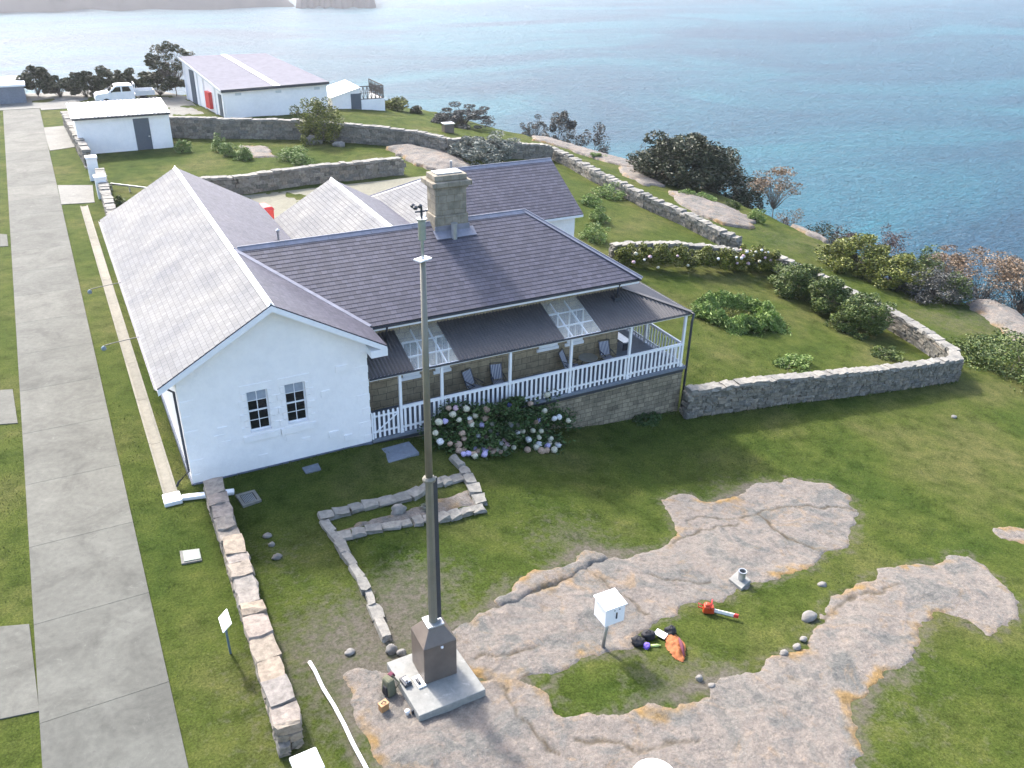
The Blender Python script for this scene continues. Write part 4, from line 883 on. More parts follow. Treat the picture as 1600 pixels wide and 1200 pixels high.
p = P(1024, 1011); b = MB(); b.tube([(p[0]-.13, p[1]+.05, p[2]+.06), (p[0]+.07, p[1]-.03, p[2]+.06), (p[0]+.10, p[1]-.04, p[2]+.06), (p[0]+.15, p[1]-.06, p[2]+.06)], [.045, .045, .022, .022], 10); tag(b.build('bottle', M['lime'], None, True), 'pale green bottle lying in the grass beside the purple pouch', 'bottle')
p = P(1032, 995); b = MB(); b.cbox((p[0], p[1], p[2]+.12), (.28, .36, .015), .5, 1, (.1, .05)); tag(b.build('paper_sheet', M['paper']), 'sheet of white paper lying between the black bags and the orange jacket', 'paper')
def jacket():
    q = [(1036, 995), (1056, 993), (1068, 1005), (1072, 1025), (1066, 1036), (1052, 1030), (1042, 1015)]; poly = [P(x, y) for x, y in q]; c = np.mean(poly, 0); U, V = np.meshgrid(np.linspace(-1, 1, 26), np.linspace(-1, 1, 26)); A = np.array(poly)
    x0, y0 = A[:, 0].min(), A[:, 1].min(); x1, y1 = A[:, 0].max(), A[:, 1].max(); X = x0+(U+1)/2*(x1-x0); Y = y0+(V+1)/2*(y1-y0); sd = sdpoly(X, Y, [tuple(a[:2]) for a in poly])+fbm(X*3, Y*3, 2)*.08
    Z = ground(X, Y)+np.clip(sd*3, -.2, 1)*.16+np.abs(fbm(X*5, Y*5, 3))*.16+.02
    idx = np.arange(26*26).reshape(26, 26); F = np.stack([idx[:-1, :-1], idx[:-1, 1:], idx[1:, 1:], idx[1:, :-1]], -1).reshape(-1, 4); F = F[sd.ravel()[F].min(1) > -.03]
    t = empty('jacket', c, 'crumpled orange jacket lying on the grass beside the bags', 'jacket'); o = npmesh('body', np.stack([X, Y, Z], -1).reshape(-1, 3), F, M['jacket'], t, True)
    a, e = P(1060, 1005), P(1068, 1031); b = MB(); b.tube([a+np.array([0, 0, .2]), (a+e)/2+np.array([.02, .03, .22]), e+np.array([0, 0, .14])], [.03, .06, .02], 8); b.build('collar', M['pinkdk'], t, True)
jacket()
# instrument box on post
p = P(942, 1011); t = empty('instrument_box', p, 'white louvred instrument box on a leaning grey post', 'instrument box')
top = PV(950, 966, p[1]); 
b = MB(); b.tube([p, (p[0]+.12, p[1]+.02, top[2]+.05)], .055, 8); b.build('post', M['galv'], t, True)
bw = .62; hz = hgt(951, 942, p); cx, cyy, cz0 = p[0]+.13, p[1]+.02, top[2]+.0
cz1 = cz0+.62; a = 0.0
b = MB(); b.box((cx-.33, cyy-.3, cz0), (cx+.33, cyy+.3, cz1)); bd = b.build('body', M['white'], t, bevel=.012)
b = MB(); b.slabpoly([(cx-.37, cyy-.34, cz1+.04), (cx+.37, cyy-.34, cz1+.04), (cx+.37, cyy+.34, cz1+.1), (cx-.37, cyy+.34, cz1+.1)], .05); b.build('roof', M['white'], t, bevel=.01)
b = MB(); b.box((cx+.02, cyy-.325, cz0+.2), (cx+.06, cyy-.301, cz0+.42)); b.box((cx-.05, cyy-.315, cz1-.12), (cx-.02, cyy-.301, cz1-.09)); b.box((cx+.12, cyy-.315, cz1-.12), (cx+.15, cyy-.301, cz1-.09)); b.build('latch', M['dkgrey'], t)
# pipe stub on slab
p = P(1157, 912); t = empty('pipe_stub', p, 'short open metal pipe standing on a square concrete pad in the grass', 'pipe')
q = pol([(1138,910),(1158,924),(1172,914),(1152,900)]); z0 = p[2]; b = MB(); b.prism(q, z0-.2, z0+.2); b.build('pad', M['slabpale'], t, bevel=.02)
b = MB(); pr = [(.13, .1), (.13, .52), (.15, .53), (.15, .56), (.115, .56), (.115, .2)]; b.lathe((p[0], p[1], z0), pr, 14); b.build('pipe', M['galv'], t, False)
# information sign
p = P(360, 1020); t = empty('information_sign', p, 'tilted white information panel on a blue grey post by the stone wall', 'sign')
b = MB(); hT = hgt(354, 968, p); b.bar((p[0], p[1], p[2]), (p[0]-.02, p[1], p[2]+hT), .1, .06); b.build('post', M['signblue'], t)
cors = [(338, 972), (356, 947), (366, 975), (348, 997)]; d_ = (hT+.02)
q = PZ(352, 972, p[2]+hT); b = MB(); b.cbox((q[0], q[1], q[2]+.05), (.36, .66, .03), .0, 1, (.0, -.75)); b.build('panel', M['white'], t, bevel=.008); 
b = MB(); b.cbox((q[0]+.02, q[1], q[2]+.02), (.2, .3, .04), 0, 1, (.0, -.75)); b.build('bracket', M['signblue'], t)
# white hose on the ground
pts = [P(x, y)+np.array([0, 0, .07]) for x, y in [(484,1037),(492,1050),(505,1078),(522,1105),(538,1135),(552,1165),(572,1202),(600,1260)]]
b = MB(); b.tube(pts, .055, 8); tag(b.build('white_hose', M['white'], None, True), 'white hose lying on the worn grass between the stone wall and the rock', 'hose')
# white dome at the bottom edge
p = P(1022, 1224); t = MB(); t.lathe((p[0], p[1], p[2]), [(.62, -.2), (.62, .05), (.58, .2), (.45, .32), (.25, .4), (.0, .43)], 24); tag(t.build('white_dome', M['white'], None, True), 'rounded white painted cap just showing at the bottom edge of the picture', 'dome')
# ---------------------------------------------------------------- dry stone walls
def _rb():
    g = [-1, 0, 1]; pts = {}; V = []; F = []
    def vid(p):
        if p not in pts: pts[p] = len(V); V.append(p)
        return pts[p]
    for ax in range(3):
        for sg in (-1, 1):
            for i in (0, 1):
                for j in (0, 1):
                    q = []
                    for a, c in ((i, j), (i+1, j), (i+1, j+1), (i, j+1)):
                        p = [0, 0, 0]; p[ax] = sg; p[(ax+1) % 3] = g[a]; p[(ax+2) % 3] = g[c]; q.append(vid(tuple(p)))
                    F.append(q if sg > 0 else q[::-1])
    V = np.array(V, float); n = np.abs(V).sum(1); k = np.where(n == 3, .955, np.where(n == 2, .985, 1.0))
    return V*k[:, None]*.5, np.array(F)
RBV, RBF = _rb()
def stones(specs):
    "specs: list of (center3, dims3, rz) -> V,F"
    Vs = []; Fs = []
    for i, (c, d, rz) in enumerate(specs):
        V = RBV*np.array(d)+RNG.normal(0, .06, RBV.shape)*np.minimum(np.array(d), .5); cs, sn = math.cos(rz), math.sin(rz)
        X = V[:, 0]*cs-V[:, 1]*sn+c[0]; Y = V[:, 0]*sn+V[:, 1]*cs+c[1]; Vs.append(np.stack([X, Y, V[:, 2]+c[2]], -1)); Fs.append(RBF+i*26)
    return np.concatenate(Vs), np.concatenate(Fs)
def stone_wall(pts, height, th, label, capm='greycap', capL=.55, capH=.2, course=.24, capo=.04, core=True, name='stone_wall', group=None, stoneL=.42, capV=.3):
    pts = [np.array(p[:2], float) for p in pts]; t = empty(name, (*pts[0], gz(*pts[0])), label, 'wall', group)
    H = height if callable(height) else (lambda s: height)
    seg = [np.hypot(*(pts[i+1]-pts[i])) for i in range(len(pts)-1)]; tot = sum(seg); acc = np.cumsum([0]+seg)
    def at(s):
        i = min(np.searchsorted(acc, s, 'right')-1, len(seg)-1); i = max(i, 0); f = (s-acc[i])/seg[i]; p = pts[i]+(pts[i+1]-pts[i])*f; d = (pts[i+1]-pts[i])/seg[i]; return p, d
    body = []; caps = []
    for side in (-1, 1):
        row = 0; 
        while True:
            z = row*course; 
            if z > 4: break
            s = -random.random()*.3; any_ = False
            while s < tot:
                L = random.uniform(.55, 1.5)*stoneL; sc_ = min(max(s+L/2, 0), tot); p, d = at(sc_); hh = H(sc_)-capH
                if z < hh-.05:
                    any_ = True; cz = min(course, hh-z)*random.uniform(.92, 1.1); g_ = gz(*p); nrm = np.array([-d[1], d[0]]); e = th/4*side; q = p+nrm*(e+side*random.uniform(-.02, .02)+0)
                    body.append(((q[0], q[1], g_+z+cz/2-.03), (L*1.0, th/2*1.02, cz*1.03), math.atan2(d[1], d[0])+random.uniform(-.05, .05)))
                s += L
            row += 1
            if not any_: break
    s = 0
    while s < tot-.05:
        L = min(random.uniform(1-capV, 1+capV)*capL, tot-s+.05); p, d = at(min(s+L/2, tot)); g_ = gz(*p); ch = capH*random.uniform(.75, 1.25)
        caps.append(((p[0]+random.uniform(-.02, .02), p[1], g_+H(s+L/2)-capH+ch/2-.02), (L*1.06, (th+capo*2)*random.uniform(.9, 1.06), ch), math.atan2(d[1], d[0])+random.uniform(-.06, .06))); s += L
    if body: V, F = stones(body); npmesh('wall_stones', V, F, M['stone'], t)
    V, F = stones(caps); npmesh('capstones', V, F, M[capm], t)
    if core:
        b = MB()
        n = max(2, int(tot/1.0)); 
        for i in range(n):
            s0, s1 = tot*i/n, tot*(i+1)/n; p, d = at(s0+1e-3); q, d2 = at(s1-1e-3); g0, g1 = gz(*p), gz(*q); nrm = np.array([-d[1], d[0]])*(th/2-.06); h0 = H((s0+s1)/2)-capH*.6
            vs = [(*(p-nrm), g0-.5), (*(q-nrm), g1-.5), (*(q+nrm), g1-.5), (*(p+nrm), g0-.5), (*(p-nrm), g0+h0), (*(q-nrm), g1+h0), (*(q+nrm), g1+h0), (*(p+nrm), g0+h0)]
            b.add(vs, [(0,3,2,1),(4,5,6,7),(0,1,5,4),(2,3,7,6)]+([(3,0,4,7)] if i == 0 else [])+([(1,2,6,5)] if i == n-1 else []))
        b.build('wall_core', M['mortar'], t)
    return t
a = PZ(331, 750, .92); 
stone_wall([(-6.45, a[1]), (-6.55, -5), (-6.72, -10), (-6.86, -13.3)], .92, .62, 'pink and buff capped dry stone wall running from the white gable towards the camera', 'cap', .68, .26, .22, .03, capV=.35)
p = PZ(477, 1186, 1.0); t = empty('gate_pillar', (p[0], p[1], 0), 'white painted pillar at the near end of the pink capped wall', 'pillar')
b = MB(); b.cbox((p[0], p[1]-.15, .45), (.6, .6, 1.0), .05); b.build('shaft', M['white'], t, bevel=.02); b = MB(); b.cbox((p[0], p[1]-.15, 1.0), (.67, .67, .12), .05); b.build('cap', M['white'], t, bevel=.03)
stone_wall([P(140, 246)+np.array([-.9, 14.5, 0]), P(146, 262)+np.array([-.3, 0, 0])], 1.5, .6, 'rough stone wall leading from the white gate pillars to the white shed', stoneL=.4, capL=.4)
stone_wall([P(164, 322)+np.array([.4, 6.5, 0]), P(164, 322)+np.array([.2, -.1, 0]), (-6.6, 20.5)], 1.25, .6, 'short stone wall between the gate pillar and the far corner of the pale slate roof', stoneL=.4, capL=.4)
for x, y, hh, lab in ((147, 281, 1.75, 'white gate pillar at the end of the stone wall nearer the white shed'), (160, 309, 1.55, 'white gate pillar beside the concrete path, nearer the cottage')):
    p = P(x, y); t = empty('gate_pillar', p, lab, 'pillar', 'gate pillars by the shed'); b = MB(); b.cbox((p[0]+.1, p[1], hh/2), (.75, .75, hh), 0); b.build('shaft', M['white'], t, bevel=.02); b = MB(); b.cbox((p[0]+.1, p[1], hh+.04), (.86, .86, .16), 0); b.build('cap', M['white'], t, bevel=.03)
p = P(175, 297); t = empty('timber_rail', p, 'long weathered rail from the gate pillar along the garden edge', 'rail'); b = MB(); e = P(232, 303); b.bar(p+np.array([0,0,.5]), e+np.array([0,0,.45]), .08, .12)
for f in (0, .5, 1):
    q = p*(1-f)+e*f; b.bar(q, q+np.array([0,0,.5]), .1, .1)
b.build('rail_and_posts', M['galv'], t)
bw = [P(268,214), P(370,216), P(470,217), P(560,223), P(650,232), P(700,243), P(780,247), P(858,250)]
stone_wall([p[:2] for p in bw], lambda s: 1.95-.012*s, .6, 'tall grey stone wall closing the back garden in front of the barn', stoneL=.55, capL=.6, course=.28)
mwp = [P(318,307)+np.array([-1.6, .4, 0]), P(372,304), P(475,288), P(560,280), P(625,272)]
stone_wall([p[:2] for p in mwp], 1.45, .6, 'stone retaining wall between the back garden lawn and the courtyard', stoneL=.6, capL=.6, course=.3)
rw = [P(861,247), P(893,263), P(927,283), P(975,307), P(1010,325), P(1062,348), P(1125,381), P(1152,392)]
stone_wall([p[:2] for p in rw], 1.15, .65, 'curving rough boulder wall on the seaward side of the lawn', 'greycap', .5, .35, .3, .06, stoneL=.5)
stone_wall([P(955,404)[:2], P(1060,402)[:2], P(1208,420)[:2]], 1.15, .55, 'grey stone wall behind the flowering hedge')
cr = P(1488, 593)
sw = [P(1212,424), P(1290,462), P(1375,505), P(1435,540), P(1482,575), cr]
stone_wall([p[:2] for p in sw], 1.3, .6, 'seaward stone wall running from the hedges down to the lawn corner', stoneL=.5)
fw = [P(1070,650), P(1180,634), P(1300,620), P(1400,607), cr]
stone_wall([p[:2] for p in fw], lambda s: 1.55-.004*s, .55, 'pale capped rubble stone wall from the verandah corner to the lawn corner', stoneL=.36, capL=.42, course=.2)
def kerb(pts, label, w_=.38, h=.28, L=.55):
    return stone_wall([P(*p)[:2] for p in pts], h, w_, label, 'greycap', L, h, .3, 0, False, 'stone_edging', 'low stone edgings of the old garden bed')
def kerb2(pts, label, w_=.36, h=.14, L=.5):
    pts = [P(*p)[:2] for p in pts]; t = empty('stone_edging', (*pts[0], gz(*pts[0])), label, 'edging', 'low stone edgings of the old garden bed'); sp = []
    for a, e in zip(pts[:-1], pts[1:]):
        d = np.hypot(*(e-a)); n = max(1, round(d/L)); an = math.atan2(*(e-a)[::-1])
        for i in range(n):
            p = a+(e-a)*((i+.5)/n); l = d/n*random.uniform(.85, 1.05); sp.append(((p[0], p[1], gz(*p)+h*.3), (l*random.uniform(.98, 1.15), w_*random.uniform(.75, 1.25), h*random.uniform(.8, 1.6)), an+random.uniform(-.12, .12)))
    V, F = stones(sp); npmesh('edging_stones', V, F, M['greycap'], t, False)
kerb2([(498,812),(545,800),(590,788),(640,778),(672,760),(702,752),(726,748)], 'upper row of rough stones edging the old bed in front of the gable', .46, .18, .5)
kerb2([(528,842),(570,832),(625,822),(680,812),(756,797)], 'lower row of flat stones edging the old bed, nearer the mast', .4, .16, .5)
kerb2([(508,818),(530,852),(552,888),(575,930),(592,970),(603,1003)], 'straight line of thin kerb stones running to the mast slab', .3, .22, .8)
kerb2([(706,716),(722,735),(738,762),(752,792)], 'stones edging the bed below the big hydrangea', .42, .26, .6)
q = pol([(532,832),(560,812),(620,800),(680,785),(735,765),(745,790),(680,806),(600,820)]); b = MB(); zz = np.mean([gz(*p) for p in q]); 
rock('bed_floor', q, 'worn pinkish brick and rubble floor of the old garden bed', h=.05, res=.15, seed=14, cat='paving')
for x, y, w_ in ((612,1018,.35),(628,1022,.3),(622,800,.6)): boulder(x, y, w_, w_*.8, w_*.7, {612: 'pinkish stone at the end of the kerb line by the mast slab', 628: 'smaller pink stone touching the back of the mast slab', 622: 'squared grey stone in the middle of the old bed'}[x])
boulder(490, 224, 1.7, 1.3, .9, 'large pale boulder below the shrub at the back wall'); boulder(530, 228, 1.3, 1.0, .5, 'flat pale boulder right of the large one at the back wall')
boulder(1263, 966, .55, .4, .28, 'pale stone at the edge of the big granite sheet'); boulder(1092, 1062, .22, .2, .2, 'small white stone on the bare patch below the orange jacket')
for i, (x, y, w_) in enumerate([(418,838,.3),(424,852,.25),(433,872,.35),(547,1020,.3),(1285,915,.35),(1490,652,.3),(1112,1073,.25),(1245,1012,.3),(1255,1000,.25),(1225,1022,.3)]):
    boulder(x, y, w_, w_*.8, w_*.5, ['small grey stone in the worn grass beside the wall shadow, the uppermost', 'small stone just below the uppermost one in the worn grass', 'small pale stone, lowest of three in the wall shadow', 'small white stone on the bare grass left of the mast slab', 'small pale stone in the grass between the two outcrops', 'lone pale stone on the open lawn at the right', 'small grey stone at the rim of the bare patch', 'broken rock crumb at the notch of the granite sheet', 'rock crumb just above the notch of the granite sheet', 'rock crumb left of the notch of the granite sheet'][i])
# ---------------------------------------------------------------- outbuildings
def PU(x, y, u): d = ray(x, y); t_ = (u-CAMP[0])/d[0]; return CAMP+t_*d
def box4(b, c, z0, z1s):
    "c: four (u,v) corners ccw; z1s: top heights"
    vs = [(*p, z0) for p in c]+[(*p, z) for p, z in zip(c, z1s)]; b.add(vs, [(0,3,2,1),(4,5,6,7),(0,1,5,4),(1,2,6,5),(2,3,7,6),(3,0,4,7)])
def corrslab(name, A, B, C, D, m, parent, pit=.35, amp=.02):
    "corrugated sheet: A-B front edge, D-C back edge"
    A, B, C, D = map(np.array, (A, B, C, D)); n = int(np.linalg.norm(B-A)/pit*4); vs = []; fs = []
    for i in range(n+1):
        f = i/n; z = amp*math.sin(f*np.linalg.norm(B-A)/pit*2*math.pi); p = A+(B-A)*f; q = D+(C-D)*f; vs += [tuple(p+np.array([0,0,z])), tuple(q+np.array([0,0,z]))]
    for i in range(n): fs.append((2*i, 2*i+2, 2*i+3, 2*i+1))
    o = MB().add(vs, fs).build(name, m, parent); s_ = o.modifiers.new('thick', 'SOLIDIFY'); s_.thickness = .03; return o
sv = 56.25; su0, su1 = -6.85, .87; zf = 3.1; bk = PZ(250, 154, 3.55)
t = empty('garden_shed', (-3, sv, 0), 'small white shed with a pale corrugated roof and dark blue door', 'shed'); sd_ = max(3.5, min(bk[1]-sv, 6.5))
b = MB(); d0 = PV(215.5, 234.5, sv)[0]; d1 = PV(240, 232, sv)[0]
for x0, x1, z0, z1 in ((su0, d0, -.1, zf), (d1, su1, -.1, zf), (d0, d1, 2.75, zf)): b.box((x0, sv, z0), (x1, sv+.2, z1))
box4(b, [(su0, sv+.2), (su1, sv+.2), (su1, sv+sd_), (su0, sv+sd_)], -.1, [zf, zf, 3.45, 3.45]); b.build('wall', M['render'], t)
b = MB(); b.box((d0+.02, sv+.02, -.1), (d1-.02, sv+.199, 2.74)); dd = b.build('door', M['slateblue'], t); b = MB(); b.box((d1-.25, sv-.03, 1.1), (d1-.1, sv+.02, 1.2)); b.build('handle', M['galv'], dd)
corrslab('roof', (su0-.25, sv-.25, zf+.08), (su1+.1, sv-.25, zf+.08), (su1+.1, sv+sd_+.2, 3.6), (su0-.25, sv+sd_+.2, 3.6), M['iron_white'], t)
gt = MB(); gt.box((su0-.2, sv-.38, zf-.12), (su1+.1, sv-.26, zf+.04)); gt.build('gutter', M['dkgrey'], t)
# barn
vb = 67.0; DB = 13.5; f0 = PV(345, 141, vb); f1 = PV(514, 127.5, vb); k0 = PV(278, 88, vb+DB); k1 = PV(415, 83, vb+DB)
t = empty('barn', ((f0[0]+f1[0])/2, vb+5, 0), 'long white barn with a lilac grey sheet roof crossed by a pale strip', 'barn')
c4 = [(f0[0]+.3, vb+.3), (f1[0]-.2, vb+.3), (k1[0]-.2, vb+DB-.2), (k0[0]+.3, vb+DB-.2)]
b = MB(); box4(b, c4, -.3, [f0[2]-.12, f1[2]-.12, k1[2]-.12, k0[2]-.12]); b.build('wall', M['render'], t)
b = MB(); b.slabpoly([f0, f1, k1, k0], .09); b.build('roof', M['barnroof'], t)
def lerp(a, e, f): return np.array(a)*(1-f)+np.array(e)*f
b = MB(); s0, s1 = lerp(f0, f1, .48), lerp(f0, f1, .54); s2, s3 = lerp(k0, k1, .54), lerp(k0, k1, .48); up_ = np.array([0,0,.03]); b.slabpoly([s0+up_, s1+up_, s2+up_, s3+up_], .025); b.build('roof_light_strip', M['white'], t)
b = MB(); b.bar(f0+np.array([0,-.06,-.12]), f1+np.array([0,-.06,-.12]), .08, .28); b.build('gutter', M['dkgrey'], t)
b = MB(); b.bar(f0+np.array([-.05,0,-.14]), k0+np.array([-.05,0,-.14]), .06, .26); b.build('barge_board', M['whitegrey'], t)
ub = lambda v: c4[0][0]+(c4[3][0]-c4[0][0])*(v-c4[0][1])/(c4[3][1]-c4[0][1])
def onside(v0, v1, z0, z1, m, name, th=.06):
    b = MB(); a, e = (ub(v0), v0), (ub(v1), v1); box4(b, [(a[0]-th, a[1]), (a[0]-.003, a[1]), (e[0]-.003, e[1]), (e[0]-th, e[1])], z0, [z1]*4); return b.build(name, M[m], t)
onside(76.5, 78.0, 0, 3.6, 'slateblue', 'door'); onside(68.2, 69.1, 0, 2.3, 'slateblue', 'door'); onside(71.2, 72.5, .4, 2.1, 'red', 'fire_hose_cabinet', .35)
for v_ in (67.4, 70.0, 73.4, 75.4, 79.6): onside(v_, v_+.35, -.1, 2.5+.12*(v_-67), 'white', 'pilaster', .12)
b = MB()
for x, y in ((372,147),(435,143),(495,138)):
    q = PV(x, y, vb+.3); b.box((q[0]-.3, vb+.24, q[2]-.12), (q[0]+.3, vb+.297, q[2]+.12))
b.build('wall_vent', M['whitegrey'], t)
# annex
va = 69.5; a0 = PV(527, 151, va); a1 = PV(561, 136, va); a2 = PV(601, 153, va)
t = empty('annex', ((a0[0]+a1[0])/2, va, 0), 'low white annex with a sloping pale roof and lattice screened yard beside the barn', 'outbuilding')
ga = -.7; b = MB(); box4(b, [(a0[0]-.6, va), (a1[0], va), (a1[0], va+5), (a0[0]-.6, va+5)], ga-1, [a0[2]-.1, a1[2]-.1, a1[2]-.1, a0[2]-.1]); b.build('wall', M['render'], t)
b = MB(); b.slabpoly([(a0[0]-1.0, va-.2, a0[2]-.1), (a1[0]+.1, va-.2, a1[2]), (a1[0]+.1, va+5.4, a1[2]+.0), (a0[0]-1.0, va+5.4, a0[2]-.1)], .08); b.build('roof', M['iron_white'], t)
q0 = PV(550, 182, va); q1 = PV(559.5, 146, va); b = MB(); b.box((q0[0], va-.05, ga-.3), (q1[0]+.3, va-.003, q1[2])); b.build('door', M['slateblue'], t)
lw = PV(580, 155, va)[2]; b = MB(); b.box((a1[0]+.002, va, ga-1.2), (a2[0], va+.2, lw)); b.box((a2[0]-.2, va+.2, ga-1.2), (a2[0], va+5, lw)); b.build('yard_wall', M['render'], t)
b = MB(); zt_ = PV(590, 134, va)[2]
for (xa, ya, xb_, yb_) in ((a1[0], va+.1, a2[0]-.1, va+.1), (a2[0]-.1, va+.1, a2[0]-.1, va+5)):
    A = np.array([xa, ya]); B2 = np.array([xb_, yb_]); L = np.hypot(*(B2-A)); n = int(L/.45)
    b.bar((*A, zt_), (*B2, zt_), .08); b.bar((*A, lw+.05), (*B2, lw+.05), .08); b.bar((*A, (zt_+lw)/2), (*B2, (zt_+lw)/2), .05)
    for i in range(n+1):
        q = A+(B2-A)*i/n; b.bar((*q, lw), (*q, zt_), .06)
        if i < n: q2 = A+(B2-A)*(i+1)/n; b.bar((*q, lw), (*q2, zt_), .035); b.bar((*q, zt_), (*q2, lw), .035)
b.build('lattice_screen', M['bark'], t)
# concrete shed at the far left
vl = 84.0; r0 = PV(36, 133, vl); q = P(38, 166); t = empty('concrete_store', (r0[0]-5, vl, 0), 'grey walled store with a flat white roof at the left edge beyond the road', 'shed')
b = MB(); b.box((r0[0]-12, vl, -.2), (r0[0], vl+6, r0[2]-.1)); b.build('wall', M['bluecon'], t); b = MB(); b.box((r0[0]-12.2, vl-.2, r0[2]-.098), (r0[0]+.2, vl+6.2, r0[2]+.12)); b.build('roof', M['white'], t)
b = MB(); b.box((r0[0]-6, vl-.04, -.1), (r0[0]-5.8, vl-.002, r0[2]-.2)); b.build('downpipe', M['galv'], t)
# utility truck
e0 = PV(147, 158, 80.0); e1 = PV(243, 152, 80.0); LT = 6.2; xc = (e0[0]+e1[0])/2
t = empty('utility_truck', (xc, 80, 0), 'white double cab utility truck with a tray, parked behind the small shed', 'truck')
sc_ = LT/5.6; wd = .95
def prof(pts, y0, y1):
    vs = [(xc+(x-2.8)*sc_, y0+80, z*1.15+.05) for x, z in pts]+[(xc+(x-2.8)*sc_, y1+80, z*1.15+.05) for x, z in pts]; n = len(pts); return vs, [tuple(range(n)), tuple(range(2*n-1, n-1, -1))]+[(i+n, (i+1) % n+n, (i+1) % n, i) for i in range(n)]
bp = [(.0,.5),(.05,.95),(.3,1.08),(1.3,1.18),(1.95,1.72),(2.15,1.78),(3.35,1.78),(3.6,1.7),(3.68,1.1),(3.7,.45),(3.3,.42),(.9,.42)]
b = MB(); b.add(*prof(bp, -wd, wd)); bo = b.build('body', M['white'], t, bevel=.05)
b = MB(); b.add(*prof([(1.55,1.2),(2.0,1.62),(2.45,1.65),(2.45,1.2)], -wd-.012, -wd+.02)); b.add(*prof([(2.6,1.2),(2.6,1.65),(3.25,1.65),(3.42,1.2)], -wd-.012, -wd+.02)); b.build('side_window', M['glass'], t)
b = MB(); b.add([(xc+(1.34-2.8)*sc_, 80-wd+.12, 1.22*1.15+.05), (xc+(1.34-2.8)*sc_, 80+wd-.12, 1.22*1.15+.05), (xc+(1.91-2.8)*sc_, 80+wd-.15, 1.70*1.15+.05), (xc+(1.91-2.8)*sc_, 80-wd+.15, 1.70*1.15+.05)], [(0, 3, 2, 1)]); b.build('windscreen', M['glass'], t)
b = MB(); b.add(*prof([(3.75,.75),(5.6,.75),(5.6,.85),(3.75,.85)], -wd-.05, wd+.05)); b.add(*prof([(3.75,.853),(5.6,.853),(5.6,1.2),(3.75,1.2)], -wd-.05, -wd-.01)); b.add(*prof([(3.75,.853),(5.6,.853),(5.6,1.2),(3.75,1.2)], wd+.01, wd+.05)); b.add(*prof([(5.56,.853),(5.6,.853),(5.6,1.2),(5.56,1.2)], -wd-.008, wd+.008)); b.build('tray', M['whitegrey'], t)
b = MB(); b.add(*prof([(3.76,1.21),(3.82,1.21),(3.82,1.85),(3.76,1.85)], -wd, -wd+.06)); b.add(*prof([(3.76,1.21),(3.82,1.21),(3.82,1.85),(3.76,1.85)], wd-.06, wd)); b.add(*prof([(3.76,1.8),(3.82,1.8),(3.82,1.86),(3.76,1.86)], -wd+.06, wd-.06)); b.build('headboard', M['white'], t)
for x in (1.0, 4.6):
    for s_ in (-1, 1):
        cx_ = xc+(x-2.8)*sc_; b = MB(); b.tube([(cx_, 80+s_*(wd-.1), .4), (cx_, 80+s_*(wd+.12), .4)], .4, 16); wo = b.build('wheel', M['rubber'], t); b = MB(); b.tube([(cx_, 80+s_*(wd+.121), .4), (cx_, 80+s_*(wd+.135), .4)], .22, 12); b.build('rim', M['galv'], wo)
b = MB(); b.cbox((xc+(1.6-2.8)*sc_, 80-wd-.12, 1.5), (.12, .2, .2)); b.build('wing_mirror', M['dkgrey'], t)
b = MB(); b.cbox((xc+.2*sc_-2.8*sc_, 80-wd+.25, 1.0), (.1, .35, .18)); b.build('headlight', M['glass'], t)
# small structure on the back wall
p = P(700, 207); t = empty('concrete_post', p, 'squat brown box standing on the grass behind the back wall', 'box'); b = MB(); b.cbox((p[0], p[1], p[2]+.4), (1.1, .8, 1.0)); b.build('body', M['plinthbrown'], t, bevel=.03); b = MB(); b.cbox((p[0], p[1], p[2]+.95), (1.25, .95, .1)); b.build('lid', M['galv'], t)
# ---------------------------------------------------------------- vegetation
def leaves(C, size, aspect=.45, up=0.0, rng=RNG):
    "diamond leaf at every centre, random orientation; returns V,F"
    n = len(C); d = rng.normal(size=(n, 3)); d[:, 2] = np.abs(d[:, 2])*(.3+up)+up; d /= np.linalg.norm(d, axis=1)[:, None]
    r = rng.normal(size=(n, 3)); r -= (r*d).sum(1)[:, None]*d; r /= np.linalg.norm(r, axis=1)[:, None]; s = size*rng.uniform(.6, 1.4, n)[:, None]
    V = np.stack([C-d*s, C+r*s*aspect, C+d*s, C-r*s*aspect], 1).reshape(-1, 3); return V, np.arange(4*n).reshape(n, 4)
def crown_pts(c, r, ncl, nlf, clr=.38, hollow=.45, flat=0.0, rng=RNG, lowcut=-.55):
    "leaf centres in clumps spread over an uneven ellipsoid"
    c = np.array(c, float); r = np.array(r, float); out = []
    d = rng.normal(size=(ncl*3, 3)); d /= np.linalg.norm(d, axis=1)[:, None]; d = d[d[:, 2] > lowcut][:ncl]; ncl = len(d)
    rad = rng.uniform(hollow, 1.0, ncl)**.6*rng.uniform(.72, 1.12, ncl); cc_ = d*rad[:, None]
    for i in range(ncl):
        k = max(4, int(nlf/ncl*rng.uniform(.5, 1.5))); q = rng.normal(size=(k, 3)); q /= np.linalg.norm(q, axis=1)[:, None]; q *= rng.uniform(.35, 1, k)[:, None]**.5*clr*rng.uniform(.6, 1.25); q[:, 2] *= (.8-flat)
        out.append((cc_[i]+q)*r+c)
    return np.concatenate(out)
def limbs(b, base, tips, r0, rng=random, sides=5, wob=.12):
    base = np.array(base, float)
    for tp in tips:
        tp = np.array(tp, float); L = np.linalg.norm(tp-base); k = 5; pts = []; rs = []; off = np.array([0, 0, L*.12])
        for i in range(k+1):
            f = i/k; pts.append(base*(1-f)+tp*f+off*math.sin(math.pi*f)+np.array([rng.uniform(-1, 1) for _ in range(3)])*L*wob*.3*(0 < i < k)); rs.append(max(r0*(1-f)**.9, .012))
        b.tube(pts, rs, sides, False)
